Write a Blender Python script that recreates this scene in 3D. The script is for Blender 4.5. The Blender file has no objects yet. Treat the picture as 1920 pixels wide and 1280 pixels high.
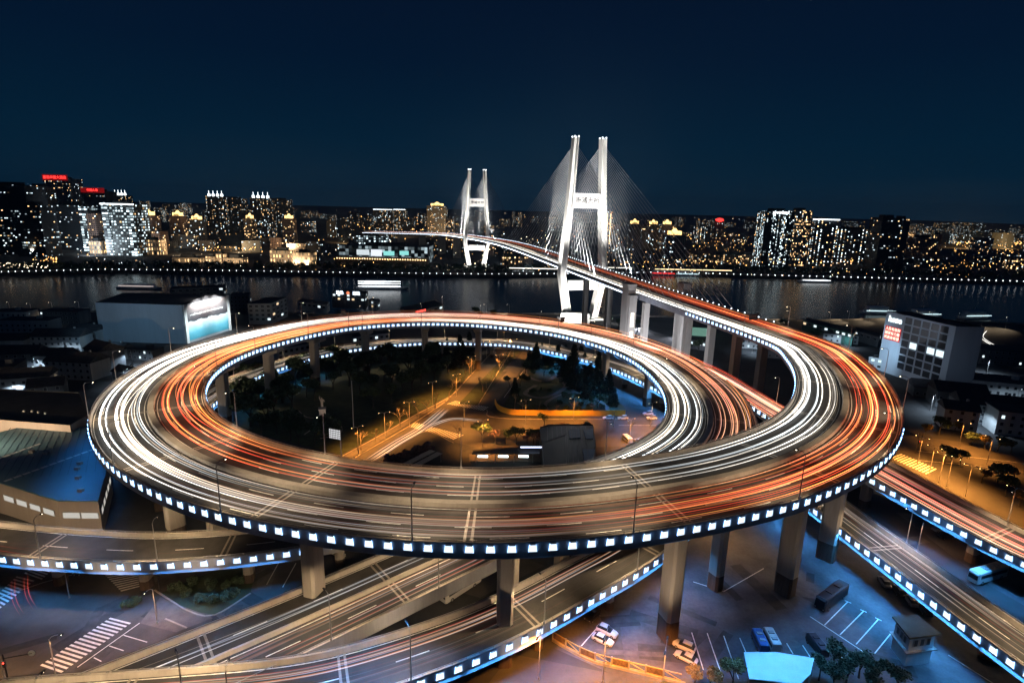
import bpy, math, random
import numpy as np
from mathutils import Vector, Matrix
R = math.radians
random.seed(11)
rng = np.random.default_rng(5)
C = bpy.context.scene.collection
SC = bpy.context.scene

# ------------------------------------------------------------------ camera, sky, exposure
FPX, PITCH, ROLL, CAMH = 1063.0, 0.23, 0.024, 85.0
cam = bpy.data.objects.new('camera', bpy.data.cameras.new('camera')); C.objects.link(cam)
cam.data.sensor_width = 36.0
cam.data.lens = 36.0 * FPX / 1920.0
cam.data.clip_start = 1.0
cam.data.clip_end = 30000.0
cam.matrix_world = Matrix.Translation((0, 0, CAMH)) @ Matrix.Rotation(math.pi/2 - PITCH, 4, 'X') @ Matrix.Rotation(ROLL, 4, 'Z')
SC.camera = cam
SC.view_settings.view_transform = 'Standard'
SC.view_settings.look = 'None'
SC.view_settings.exposure = 0.0
SC.view_settings.gamma = 1.0
SC.view_settings.use_curve_mapping = False
W = bpy.data.worlds.new('World'); SC.world = W; W.use_nodes = True
wn, wl = W.node_tree.nodes, W.node_tree.links
sky = wn.new('ShaderNodeTexSky'); sky.sky_type = 'NISHITA'; sky.sun_disc = False
sky.sun_elevation = R(-4.0); sky.sun_rotation = R(200); sky.altitude = 0
sky.air_density = 1.0; sky.dust_density = 0.6; sky.ozone_density = 5.0
tint = wn.new('ShaderNodeMix'); tint.data_type = 'RGBA'; tint.blend_type = 'MULTIPLY'
tint.inputs[0].default_value = 1.0
wl.new(sky.outputs[0], tint.inputs[6]); tint.inputs[7].default_value = (0.55, 0.9, 1.0, 1)
# the night air over the city: deep navy overhead, teal near the horizon
tc = wn.new('ShaderNodeTexCoord'); sx = wn.new('ShaderNodeSeparateXYZ'); wl.new(tc.outputs['Generated'], sx.inputs[0])
rp = wn.new('ShaderNodeValToRGB'); wl.new(sx.outputs[2], rp.inputs[0])
el = rp.color_ramp.elements
el[0].position = 0.0; el[0].color = (0.0030, 0.0175, 0.0370, 1)
el[1].position = 0.42; el[1].color = (0.0016, 0.0050, 0.0185, 1)
e = el.new(0.10); e.color = (0.0012, 0.0140, 0.0340, 1)
e = el.new(0.22); e.color = (0.0010, 0.0085, 0.0260, 1)
mx = wn.new('ShaderNodeMix'); mx.data_type = 'RGBA'; mx.blend_type = 'ADD'; mx.inputs[0].default_value = 0.02
wl.new(rp.outputs[0], mx.inputs[6]); wl.new(tint.outputs[2], mx.inputs[7])
wl.new(mx.outputs[2], wn['Background'].inputs[0])
wn['Background'].inputs[1].default_value = 1.0
SC.cycles.max_bounces = 5
SC.cycles.diffuse_bounces = 2
SC.cycles.glossy_bounces = 3
SC.cycles.transparent_max_bounces = 40
SC.cycles.sample_clamp_indirect = 3.0
SC.cycles.use_denoising = True
SC.cycles.use_light_tree = True

# ------------------------------------------------------------------ photo geometry
def ray(u, v):
    x = (u - 960)/FPX; y = -(v - 640)/FPX; c, s = math.cos(ROLL), math.sin(ROLL)
    x, y = c*x - s*y, s*x + c*y
    return Vector((x, math.cos(PITCH) + math.sin(PITCH)*y, math.cos(PITCH)*y - math.sin(PITCH)))
def at(u, v, z=0.0):                 # the point of height z that the photo shows at (u, v)
    d = ray(u, v); t = (z - CAMH)/d.z
    return Vector((d.x*t, d.y*t, z))
def up(u, v, Y):                     # the point at distance Y that the photo shows at (u, v)
    d = ray(u, v); t = Y/d.y
    return Vector((d.x*t, Y, CAMH + d.z*t))
def pxy(P):
    x, y, z = P[0], P[1]*math.cos(PITCH) - (P[2]-CAMH)*math.sin(PITCH), P[1]*math.sin(PITCH) + (P[2]-CAMH)*math.cos(PITCH)
    x, y = x/z if False else P[0]/(P[1]*math.cos(PITCH) - (P[2]-CAMH)*math.sin(PITCH)), 0
    zz = P[1]*math.cos(PITCH) - (P[2]-CAMH)*math.sin(PITCH)
    yy = (P[1]*math.sin(PITCH) + (P[2]-CAMH)*math.cos(PITCH))/zz
    xx = P[0]/zz
    c, s = math.cos(ROLL), math.sin(ROLL)
    return 960 + FPX*(c*xx + s*yy), 640 - FPX*(-s*xx + c*yy)

# ------------------------------------------------------------------ materials
def nodes(m):
    m.use_nodes = True
    return m.node_tree.nodes, m.node_tree.links, m.node_tree.nodes['Principled BSDF']
MATS = {}
def mat(name, col, rough=0.7, var=0.25, scale=0.6, metal=0.0, bump=0.0, streak=False, spec=None):
    if name in MATS: return MATS[name]
    m = bpy.data.materials.new(name); n, l, b = nodes(m)
    b.inputs['Roughness'].default_value = rough; b.inputs['Metallic'].default_value = metal
    if spec is not None: b.inputs['Specular IOR Level'].default_value = spec
    g = n.new('ShaderNodeNewGeometry')
    mp = n.new('ShaderNodeMapping'); l.new(g.outputs['Position'], mp.inputs[0])
    if streak: mp.inputs['Scale'].default_value = (1, 1, 0.12)
    t = n.new('ShaderNodeTexNoise'); t.inputs['Scale'].default_value = scale; t.inputs['Detail'].default_value = 6
    l.new(mp.outputs[0], t.inputs[0])
    t2 = n.new('ShaderNodeTexNoise'); t2.inputs['Scale'].default_value = scale*9; t2.inputs['Detail'].default_value = 4
    l.new(mp.outputs[0], t2.inputs[0])
    ad = n.new('ShaderNodeMath'); ad.operation = 'MULTIPLY_ADD'; ad.inputs[1].default_value = 0.35
    l.new(t2.outputs[0], ad.inputs[0]); l.new(t.outputs[0], ad.inputs[2])
    r = n.new('ShaderNodeValToRGB'); l.new(ad.outputs[0], r.inputs[0])
    r.color_ramp.elements[0].position = 0.42; r.color_ramp.elements[1].position = 0.92
    r.color_ramp.elements[0].color = tuple(c*(1-var) for c in col) + (1,)
    r.color_ramp.elements[1].color = tuple(min(1, c*(1+var)) for c in col) + (1,)
    l.new(r.outputs[0], b.inputs['Base Color'])
    if bump:
        bp = n.new('ShaderNodeBump'); bp.inputs['Strength'].default_value = bump; bp.inputs['Distance'].default_value = 0.05
        l.new(t2.outputs[0], bp.inputs['Height']); l.new(bp.outputs[0], b.inputs['Normal'])
    MATS[name] = m
    return m
def emit(name, col, strength, sampling='AUTO', base=(0.02, 0.02, 0.02)):
    if name in MATS: return MATS[name]
    m = bpy.data.materials.new(name); n, l, b = nodes(m)
    b.inputs['Base Color'].default_value = base + (1,)
    b.inputs['Emission Color'].default_value = tuple(col) + (1,)
    b.inputs['Emission Strength'].default_value = strength
    m.cycles.emission_sampling = sampling
    MATS[name] = m
    return m
def trail_mat(name):
    m = bpy.data.materials.new(name); n, l, b = nodes(m)
    a = n.new('ShaderNodeAttribute'); a.attribute_name = 'glow'
    em = n.new('ShaderNodeEmission'); tr = n.new('ShaderNodeBsdfTransparent'); ad = n.new('ShaderNodeAddShader'); l.new(a.outputs['Color'], em.inputs[0]); em.inputs[1].default_value = 1.0
    l.new(em.outputs[0], ad.inputs[0]); l.new(tr.outputs[0], ad.inputs[1]); l.new(ad.outputs[0], n['Material Output'].inputs[0]); n.remove(b)
    m.cycles.emission_sampling = 'NONE'
    return m
def window_mat(name, wall, cw, ch, dens, warm, strength, fw=0.6, fh=0.55, rowbias=0.0, colbias=0.0):
    """facade: window grid laid out on the wall's own metres (UV); a share of the rooms has its lamps on"""
    if name in MATS: return MATS[name]
    m = bpy.data.materials.new(name); n, l, b = nodes(m)
    b.inputs['Roughness'].default_value = 0.6
    uv = n.new('ShaderNodeUVMap'); uv.uv_map = 'wall'
    oi = n.new('ShaderNodeObjectInfo')
    s = n.new('ShaderNodeSeparateXYZ'); l.new(uv.outputs[0], s.inputs[0])
    def M(op, a, bb=None, c=None):
        k = n.new('ShaderNodeMath'); k.operation = op
        for i, v in enumerate((a, bb, c)):
            if v is None: continue
            if isinstance(v, (int, float)): k.inputs[i].default_value = v
            else: l.new(v, k.inputs[i])
        return k.outputs[0]
    u = M('DIVIDE', s.outputs[0], cw); v = M('DIVIDE', s.outputs[1], ch)
    fu, fv = M('FRACT', u), M('FRACT', v); iu, iv = M('FLOOR', u), M('FLOOR', v)
    off = M('MULTIPLY', oi.outputs['Random'], 913.0)
    def noise(a, bb, seed):
        c = n.new('ShaderNodeCombineXYZ'); l.new(a, c.inputs[0]) if not isinstance(a, float) else None
        if not isinstance(bb, float): l.new(bb, c.inputs[1])
        l.new(M('ADD', off, seed), c.inputs[2])
        w = n.new('ShaderNodeTexWhiteNoise'); w.noise_dimensions = '3D'; l.new(c.outputs[0], w.inputs[0])
        return w
    w1 = noise(iu, iv, 0.0); wr = noise(0.0, iv, 7.0); wc = noise(iu, 0.0, 3.0)
    p = M('ADD', w1.outputs[0], M('MULTIPLY', M('SUBTRACT', wr.outputs[0], 0.5), rowbias))
    p = M('ADD', p, M('MULTIPLY', M('SUBTRACT', wc.outputs[0], 0.5), colbias))
    lit = M('GREATER_THAN', p, 1 - dens)
    mask = M('MULTIPLY', M('LESS_THAN', M('ABSOLUTE', M('SUBTRACT', fu, 0.5)), fw/2), M('LESS_THAN', M('ABSOLUTE', M('SUBTRACT', fv, 0.5)), fh/2))
    w2 = noise(iu, iv, 31.0); w3 = noise(iv, iu, 57.0)
    isw = M('LESS_THAN', w2.outputs[0], warm)
    cm = n.new('ShaderNodeMix'); cm.data_type = 'RGBA'; l.new(isw, cm.inputs[0])
    cm.inputs[6].default_value = (0.72, 0.92, 1.0, 1); cm.inputs[7].default_value = (1.0, 0.62, 0.28, 1)
    l.new(cm.outputs[2], b.inputs['Emission Color'])
    st = M('MULTIPLY', M('MULTIPLY', lit, mask), M('MULTIPLY', M('POWER', w3.outputs[0], 2.0), strength))
    l.new(st, b.inputs['Emission Strength'])
    bc = n.new('ShaderNodeMix'); bc.data_type = 'RGBA'; l.new(mask, bc.inputs[0])
    bc.inputs[6].default_value = tuple(wall) + (1,); bc.inputs[7].default_value = (0.02, 0.025, 0.03, 1)
    l.new(bc.outputs[2], b.inputs['Base Color'])
    m.cycles.emission_sampling = 'NONE'
    MATS[name] = m
    return m

ASPHALT = mat('asphalt', (0.038, 0.036, 0.034), 0.75, 0.35, 0.35, bump=0.2)
CONC = mat('concrete', (0.36, 0.33, 0.29), 0.85, 0.22, 0.25, streak=True)
CONC_D = mat('weathered_concrete', (0.25, 0.23, 0.21), 0.9, 0.35, 0.3, streak=True)
FASCIA = mat('fascia_concrete', (0.30, 0.31, 0.34), 0.8, 0.2, 0.3, streak=True)
JOINT = mat('joint_steel', (0.30, 0.27, 0.23), 0.5, 0.2, 2.0, 0.3)
PAINT = mat('road_paint', (0.72, 0.70, 0.64), 0.6, 0.25, 1.5)
STEEL = mat('lamp_steel', (0.34, 0.33, 0.32), 0.45, 0.15, 3.0, 0.4)
DARKMETAL = mat('dark_metal', (0.05, 0.05, 0.055), 0.5, 0.2, 2.0, 0.5)
WHITE = mat('white_paint', (0.78, 0.78, 0.76), 0.6, 0.08, 0.4, streak=True)
PANEL = emit('fascia_lamp', (0.70, 0.85, 1.0), 1.6)  # glowing panel stands for lamp light washing the fascia
WASH = emit('fascia_wash', (0.26, 0.52, 1.0), 8.0)  # glowing side faces added to spill blue onto the fascia beside
BEAD = emit('bead_lamp', (0.75, 0.86, 1.0), 6.0)
TRAIL = trail_mat('headlight_glow')

# ------------------------------------------------------------------ mesh helpers
class MB:
    def __init__(self): self.v, self.f, self.mi, self.uv = [], [], [], None
    def add(self, vs, fs, mi=0):
        o = len(self.v); self.v += [tuple(p) for p in vs]
        for f in fs: self.f.append(tuple(o + i for i in f)); self.mi.append(mi)
    def box(self, c, s, rz=0.0, mi=0, taper=1.0):
        hx, hy, hz = s[0]/2, s[1]/2, s[2]/2; cs, sn = math.cos(rz), math.sin(rz); vs = []
        for z, k in ((-hz, 1), (hz, taper)):
            for x, y in ((-hx, -hy), (hx, -hy), (hx, hy), (-hx, hy)):
                x, y = x*k, y*k
                vs.append((c[0] + x*cs - y*sn, c[1] + x*sn + y*cs, c[2] + z))
        self.add(vs, [(3, 2, 1, 0), (4, 5, 6, 7), (0, 1, 5, 4), (1, 2, 6, 5), (2, 3, 7, 6), (3, 0, 4, 7)], mi); return self
    def bar(self, a, b, w, h=None, mi=0, w2=None, h2=None):
        a, b = Vector(a), Vector(b); d = (b - a).normalized(); h = h or w; w2 = w2 or w; h2 = h2 or h
        s = d.cross(Vector((0, 0, 1)));  s = s.normalized() if s.length > 1e-4 else Vector((1, 0, 0))
        t = s.cross(d); vs = []
        for p, ww, hh in ((a, w, h), (b, w2, h2)):
            for i, j in ((-1, -1), (1, -1), (1, 1), (-1, 1)): vs.append(p + s*(i*ww/2) + t*(j*hh/2))
        self.add(vs, [(3, 2, 1, 0), (4, 5, 6, 7), (0, 1, 5, 4), (1, 2, 6, 5), (2, 3, 7, 6), (3, 0, 4, 7)], mi); return self
    def cyl(self, a, b, r0, r1=None, n=8, mi=0):
        a, b = Vector(a), Vector(b); r1 = r0 if r1 is None else r1; d = (b - a).normalized()
        s = d.cross(Vector((0, 0, 1)));  s = s.normalized() if s.length > 1e-4 else Vector((1, 0, 0))
        t = s.cross(d); vs = []
        for p, r in ((a, r0), (b, r1)):
            for i in range(n):
                q = 2*math.pi*i/n; vs.append(p + s*(r*math.cos(q)) + t*(r*math.sin(q)))
        fs = [(i, (i+1) % n, n + (i+1) % n, n + i) for i in range(n)] + [tuple(range(n-1, -1, -1)), tuple(range(n, 2*n))]
        self.add(vs, fs, mi); return self
    def ball(self, c, r, n=6, m=4, sz=1.0, mi=0):
        vs = [(c[0], c[1], c[2] - r*sz)]
        for j in range(1, m):
            q = -math.pi/2 + math.pi*j/m
            for i in range(n):
                p = 2*math.pi*i/n; vs.append((c[0] + r*math.cos(q)*math.cos(p), c[1] + r*math.cos(q)*math.sin(p), c[2] + r*sz*math.sin(q)))
        vs.append((c[0], c[1], c[2] + r*sz)); fs = []
        for i in range(n): fs.append((0, 1 + (i+1) % n, 1 + i))
        for j in range(m - 2):
            for i in range(n):
                a = 1 + j*n; fs.append((a + i, a + (i+1) % n, a + n + (i+1) % n, a + n + i))
        a = 1 + (m-2)*n
        for i in range(n): fs.append((a + i, a + (i+1) % n, len(vs) - 1))
        self.add(vs, fs, mi); return self
    def prism(self, poly, z0, z1, mi=0, top_mi=None):
        n = len(poly); area = sum(poly[i][0]*poly[(i+1) % n][1] - poly[(i+1) % n][0]*poly[i][1] for i in range(n))
        if area < 0: poly = poly[::-1]
        vs = [(p[0], p[1], z0) for p in poly] + [(p[0], p[1], z1) for p in poly]
        self.add(vs, [(i, (i+1) % n, n + (i+1) % n, n + i) for i in range(n)] + [tuple(range(n-1, -1, -1))], mi)
        self.add([(p[0], p[1], z1) for p in poly], [tuple(range(n))], mi if top_mi is None else top_mi); return self
    def sheet(self, poly, z, mi=0):
        n = len(poly); area = sum(poly[i][0]*poly[(i+1) % n][1] - poly[(i+1) % n][0]*poly[i][1] for i in range(n))
        if area < 0: poly = poly[::-1]
        self.add([(p[0], p[1], z) for p in poly], [tuple(range(n))], mi); return self
    def build(self, name, mats, parent=None, smooth=False, at=None):
        me = bpy.data.meshes.new(name); me.from_pydata(self.v, [], self.f)
        for m in (mats if isinstance(mats, (list, tuple)) else [mats]): me.materials.append(m)
        if any(self.mi): me.polygons.foreach_set('material_index', self.mi)
        if self.uv is not None:
            L = me.uv_layers.new(name='wall'); L.data.foreach_set('uv', [x for p in self.uv for x in p])
        if smooth: me.polygons.foreach_set('use_smooth', [True]*len(self.f))
        me.update()
        o = bpy.data.objects.new(name, me); C.objects.link(o)
        if parent: o.parent = parent
        if at is not None: o.location = at
        return o
def empty(name, loc=(0, 0, 0), rz=0.0):
    o = bpy.data.objects.new(name, None); C.objects.link(o); o.empty_display_size = 0.5
    o.location = loc; o.rotation_euler = (0, 0, rz); return o
def tag(o, label=None, cat=None, group=None, kind=None):
    if label: o['label'] = label
    if cat: o['category'] = cat
    if group: o['group'] = group
    if kind: o['kind'] = kind
    return o
def copy_tree(o, parent=None):
    c = o.copy(); C.objects.link(c)
    if parent: c.parent = parent; c.matrix_parent_inverse = o.matrix_parent_inverse
    for ch in list(o.children): copy_tree(ch, c)
    return c
def light(kind, loc, energy, col, parent=None, target=None, size=1.0, spot=150, blend=0.7, name='lamp_light'):
    d = bpy.data.lights.new(name, kind); d.energy = energy; d.color = col
    if kind == 'SPOT': d.spot_size = R(spot); d.spot_blend = blend; d.shadow_soft_size = size
    elif kind == 'POINT': d.shadow_soft_size = size
    o = bpy.data.objects.new(name, d); C.objects.link(o); o.location = loc
    if target is not None:
        o.rotation_euler = (Vector(target) - Vector(loc)).to_track_quat('-Z', 'Y').to_euler()
    if parent: o.parent = parent
    return o
ORD = ['first', 'second', 'third', 'fourth', 'fifth', 'sixth', 'seventh', 'eighth', 'ninth', 'tenth', 'eleventh', 'twelfth', 'thirteenth', 'fourteenth', 'fifteenth', 'sixteenth', 'seventeenth', 'eighteenth', 'nineteenth', 'twentieth']
def nth(i):
    if i < 20: return ORD[i]
    t = {2: 'twenty', 3: 'thirty', 4: 'forty', 5: 'fifty', 6: 'sixty', 7: 'seventy', 8: 'eighty', 9: 'ninety'}[(i+1)//10] if (i+1) < 100 else 'hundred'
    r = (i+1) % 10
    return t + '-' + ORD[r-1] if r else {'twenty': 'twentieth', 'thirty': 'thirtieth', 'forty': 'fortieth', 'fifty': 'fiftieth', 'sixty': 'sixtieth', 'seventy': 'seventieth', 'eighty': 'eightieth', 'ninety': 'ninetieth', 'hundred': 'hundredth'}[t]
def lettering(text, size, origin, right, upv, m, parent, extrude=0.08, align='CENTER', name='lettering'):
    c = bpy.data.curves.new(name, 'FONT'); c.body = text; c.size = size; c.extrude = extrude; c.align_x = align; c.align_y = 'CENTER'
    c.resolution_u = 2; c.offset = size*.012; c.materials.append(m)
    o = bpy.data.objects.new(name, c); C.objects.link(o)
    r, u_ = Vector(right).normalized(), Vector(upv).normalized(); f = r.cross(u_)
    o.matrix_world = Matrix(((r.x, u_.x, f.x, origin[0]), (r.y, u_.y, f.y, origin[1]), (r.z, u_.z, f.z, origin[2]), (0, 0, 0, 1)))
    if parent: o.parent = parent; o.matrix_parent_inverse = parent.matrix_world.inverted() if parent.type != 'EMPTY' else Matrix.Translation(-Vector(parent.location))
    return o

def text_mesh(txt, size, o, m, parent, ext=.05, sub=True, rt=None, name='lettering'):
    t_ = lettering(txt, size, o, rt, (0, 0, 1), m, None, ext)
    me = bpy.data.meshes.new_from_object(t_.evaluated_get(bpy.context.evaluated_depsgraph_get())); o2 = bpy.data.objects.new(name, me); C.objects.link(o2)
    me.materials.clear(); me.materials.append(m); mw = t_.matrix_world.copy(); bpy.data.objects.remove(t_)
    me.transform(mw); o2.parent = parent
    o2.matrix_parent_inverse = Matrix() if sub else Matrix.Translation(-Vector(parent.location))
    return o2

# ------------------------------------------------------------------ road paths
class Path:
    def __init__(self, P, step=2.5, dz=0.0):
        P = np.array(P, float); P[:, 2] += dz
        Q = np.vstack([2*P[0] - P[1], P, 2*P[-1] - P[-2]]); out = []
        for i in range(1, len(Q) - 2):
            a, b, c, d = Q[i-1:i+3]; n = max(1, int(np.hypot(*(c - b)[:2])/step))
            for k in range(n):
                t = k/n; out.append(.5*((2*b) + (c-a)*t + (2*a - 5*b + 4*c - d)*t*t + (3*b - a - 3*c + d)*t**3))
        out.append(Q[-2]); self.p = np.array(out)
        t = np.gradient(self.p, axis=0); h = np.hypot(t[:, 0], t[:, 1])[:, None]
        self.t = t/h; self.n = np.c_[-self.t[:, 1], self.t[:, 0], np.zeros(len(self.p))]
        self.s = np.r_[0, np.cumsum(np.hypot(*np.diff(self.p[:, :2], axis=0).T))]; self.L = self.s[-1]
    def at(self, s, off=0.0, dz=0.0):
        p = np.array([np.interp(s, self.s, self.p[:, k]) for k in range(3)])
        n = np.array([np.interp(s, self.s, self.n[:, k]) for k in range(2)]); n /= np.hypot(*n)
        return Vector((p[0] + n[0]*off, p[1] + n[1]*off, p[2] + dz)), Vector((n[0], n[1], 0)), Vector((n[1], -n[0], 0))
    def near(self, x, y):
        return self.s[np.hypot(self.p[:, 0] - x, self.p[:, 1] - y).argmin()]
    def sweep(self, mb, prof, s0=None, s1=None, closed=True, mi=0):
        """prof: list of (offset to the left, height), or a function of s giving it"""
        s0 = 0 if s0 is None else s0; s1 = self.L if s1 is None else s1
        idx = [k for k in range(len(self.s)) if s0 + .3 < self.s[k] < s1 - .3]; ss = [s0] + [self.s[k] for k in idx] + [s1]
        vs, fs = [], []; n = None
        for s in ss:
            pr = prof(s) if callable(prof) else prof
            n = len(pr); p, nn, _ = self.at(s)
            for o, z in pr: vs.append((p.x + nn.x*o, p.y + nn.y*o, p.z + z))
        m = len(ss)
        for i in range(m - 1):
            for j in range(n if closed else n - 1):
                a, b = i*n + j, i*n + (j+1) % n; fs.append((a, a + n, b + n, b))
        if closed: fs += [tuple(range(n)), tuple(range((m-1)*n + n - 1, (m-1)*n - 1, -1))]
        mb.add(vs, fs, mi); return mb
def ringpt(th, Rm, z): t = R(th); return (-3 + Rm*math.cos(t), 200 - Rm*math.sin(t), z)
RING_R = [(20,110),(30,108),(40,106.4),(50,104.7),(60,103.4),(70,102.4),(80,102.6),(90,103.4),(100,103.9),(110,104.6),(120,105.6),(130,106.8),(140,108.1),(150,109.4),(160,110.6),(170,111.8),(180,112.7),(190,112.9),(200,112.6),(210,113.2),(220,113.8),(230,112.8),(240,110.2),(250,106.9),(260,102.4),(268,98.5)]
MAIN_P = [(-560,1350,20),(-450,1330,24),(-330,1270,28),(-210,1165,33),(-120,1040,38),(-55.5,842,43),(0,644,46),(54,446,41.5),(88,325,38),(103,278,36.3),(113.5,245,35.2),(118.5,220,34.5),(115,200,34),(109,181,33.6)]
MAIN_P += [ringpt(th, Rm, 34 - 1.6*R(th)) for th, Rm in RING_R]
MAIN_P += [(14,291,26.3),(34,280,25.6),(53,259,25),(64.5,233,24.4),(68,203,23.9),(65.5,178,23.4),(57.5,155,22.9),(44,137.5,22.3),(25,123,21.5),(8,114,20.5)]
LOOP_P = [(-99,146,9.5),(-112,170,9.5),(-119,200,9.5),(-120.5,228,9.6),(-116,251,9.8),(-101,284,10),(-80,305,10),(-53,318,10),(-18,321,10),(2,318,10),(19,309,10),(39,291,10),(54,272,10),(65,249,10),(73,225,10),(79,190,10),(84,155,10),(87.5,129,10),(90.5,111,10),(93,95,10),(96,80,10),(101,50,10)]
EXIT_P = [(56,261.5,25.0),(64,252,24.2),(74,240,22.6),(84,222,20.6),(92,197,18),(100,172,15.8),(109,152,13.5),(114,141,12),(119,129,10.8),(124,119,10),(135,98,10),(150,70,10)]
MID_P = [(-118,25,9),(-75,61.5,9),(-42.5,88.3,9),(-22.5,105.3,9.3),(-2,121,11),(16,136,14)]
FRONT_P = [(-80,70,9.5),(-55,72.5,10),(-38,75,10),(-26,78.5,10),(-11.5,85.5,10),(1,93,10.3),(14,102.5,11),(29,114,12),(43,128,14.5),(54,144,18)]
LEFT_P = [(-165,127,10),(-140,118,10),(-115,114,10),(-95,112,10),(-76,112,10),(-53,116.5,10),(-35,124,10),(-20,133,10.5)]
MAIN = Path(MAIN_P, 2.5, -0.9); LOOP = Path(LOOP_P, 2.5, -0.9); EXIT = Path(EXIT_P, 2.5, -0.9)
MIDR = Path(MID_P, 2.5, -0.9); FRONT = Path(FRONT_P, 2.5, -0.9); LEFTR = Path(LEFT_P, 2.5, -0.9)
S_T2, S_T1, S_ANCH = MAIN.near(-55.5, 842), MAIN.near(54, 446), MAIN.near(86, 332)
S_RING0 = MAIN.near(103, 278); S_ROLL = MAIN.near(64.5, 233)
def S_TH(th):                         # arc position on the spiral at clock angle th (0 right, 90 front, 180 left, 270 back)
    r = np.interp(th, [a for a, b in RING_R], [b for a, b in RING_R]); p = ringpt(th, r, 0)
    k = [i for i in range(len(MAIN.s)) if S_RING0 < MAIN.s[i] < S_ROLL - 80]
    return MAIN.s[min(k, key=lambda i: (MAIN.p[i, 0]-p[0])**2 + (MAIN.p[i, 1]-p[1])**2)]
def smooth(x, a, b): t = min(1, max(0, (x - a)/(b - a))); return t*t*(3 - 2*t)

# ------------------------------------------------------------------ ground, river
def wb(mb, name, mats, root, smooth=False):      # a part whose vertices are in world metres, under a root Empty
    o = mb.build(name, mats, root, smooth)
    o.matrix_parent_inverse = root.matrix_world.inverted() if root.type != 'EMPTY' else (Matrix.Translation(root.location) @ Matrix.Rotation(root.rotation_euler.z, 4, 'Z')).inverted()
    return o
NEARB = [at(u, v, 0) for u, v in [(-500,618),(-200,600),(0,589),(180,585),(440,585),(700,593),(850,591),(1000,589),(1150,592),(1350,598),(1500,602),(1700,598),(1920,608),(2300,628),(2700,650)]]
FARB = [at(u, v, 0) for u, v in [(-700,520),(-300,517),(0,511),(200,506),(480,509),(640,512),(900,515),(1100,514),(1250,511),(1400,516),(1600,521),(1900,528),(2200,538),(2700,556)]]
WZ = -3.0
GROUND = mat('dark_ground', (0.042, 0.043, 0.045), 0.9, 0.45, 0.05)
mb = MB()
near = [(-2500, NEARB[0].y)] + [(p.x, p.y) for p in NEARB] + [(2500, NEARB[-1].y)]
for a, b in zip(near[:-1], near[1:]):
    mb.add([(a[0], -400, 0), (b[0], -400, 0), (b[0], b[1], 0), (a[0], a[1], 0)], [(0, 1, 2, 3)])
    mb.add([(a[0], a[1], 0), (b[0], b[1], 0), (b[0], b[1], WZ - 2), (a[0], a[1], WZ - 2)], [(0, 1, 2, 3)])
far = [(-6000, FARB[0].y)] + [(p.x, p.y) for p in FARB] + [(6000, FARB[-1].y)]
for a, b in zip(far[:-1], far[1:]):
    mb.add([(a[0], a[1], 0), (b[0], b[1], 0), (b[0]*3, 25000, 0), (a[0]*3, 25000, 0)], [(0, 1, 2, 3)])
    mb.add([(a[0], a[1], WZ - 2), (b[0], b[1], WZ - 2), (b[0], b[1], 0), (a[0], a[1], 0)], [(0, 1, 2, 3)])
tag(mb.build('ground', GROUND), kind='structure')
m = bpy.data.materials.new('river_water'); n, l, b = nodes(m)
b.inputs['Base Color'].default_value = (0.003, 0.018, 0.04, 1); b.inputs['Roughness'].default_value = 0.24
b.inputs['IOR'].default_value = 1.33
g = n.new('ShaderNodeNewGeometry'); mp = n.new('ShaderNodeMapping'); l.new(g.outputs['Position'], mp.inputs[0]); mp.inputs['Scale'].default_value = (0.16, 0.42, 1)
t = n.new('ShaderNodeTexNoise'); t.inputs['Scale'].default_value = 0.5; t.inputs['Detail'].default_value = 3; l.new(mp.outputs[0], t.inputs[0])
bp = n.new('ShaderNodeBump'); bp.inputs['Strength'].default_value = 0.22; bp.inputs['Distance'].default_value = 0.3
l.new(t.outputs[0], bp.inputs['Height']); l.new(bp.outputs[0], b.inputs['Normal'])
mb = MB(); mb.add([(-6000, 300, WZ), (6000, 300, WZ), (6000, 1400, WZ), (-6000, 1400, WZ)], [(0, 1, 2, 3)])
tag(mb.build('river', m), kind='structure')

# ------------------------------------------------------------------ viaducts
def lanes_mesh(path, s0, s1, offs, solid, mb, dash=6.0, gap=9.0, w=0.2, z=0.034):
    for o in solid: path.sweep(mb, [(o + w/2, z), (o - w/2, z)], s0, s1, closed=False)
    for k, o in enumerate(offs):
        s = s0 + 2 + k*3.1
        while s + dash < s1:
            path.sweep(mb, [(o + w/2, z), (o - w/2, z)], s, s + dash, closed=False); s += dash + gap
PANEL_ME = None
def panel_mesh():
    mb = MB()
    f = [(-.52, .22, .62), (.52, .22, .62), (.68, .08, -.66), (-.68, .08, -.66)]; k = [(-.55, 0, .66), (.55, 0, .66), (.71, 0, -.70), (-.71, 0, -.70)]
    mb.add(f, [(3, 2, 1, 0)], 0); mb.add(f + k, [(1, 2, 6, 5), (3, 0, 4, 7)], 2); mb.add(f + k, [(0, 1, 5, 4), (2, 3, 7, 6)], 1)
    return mb
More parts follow.
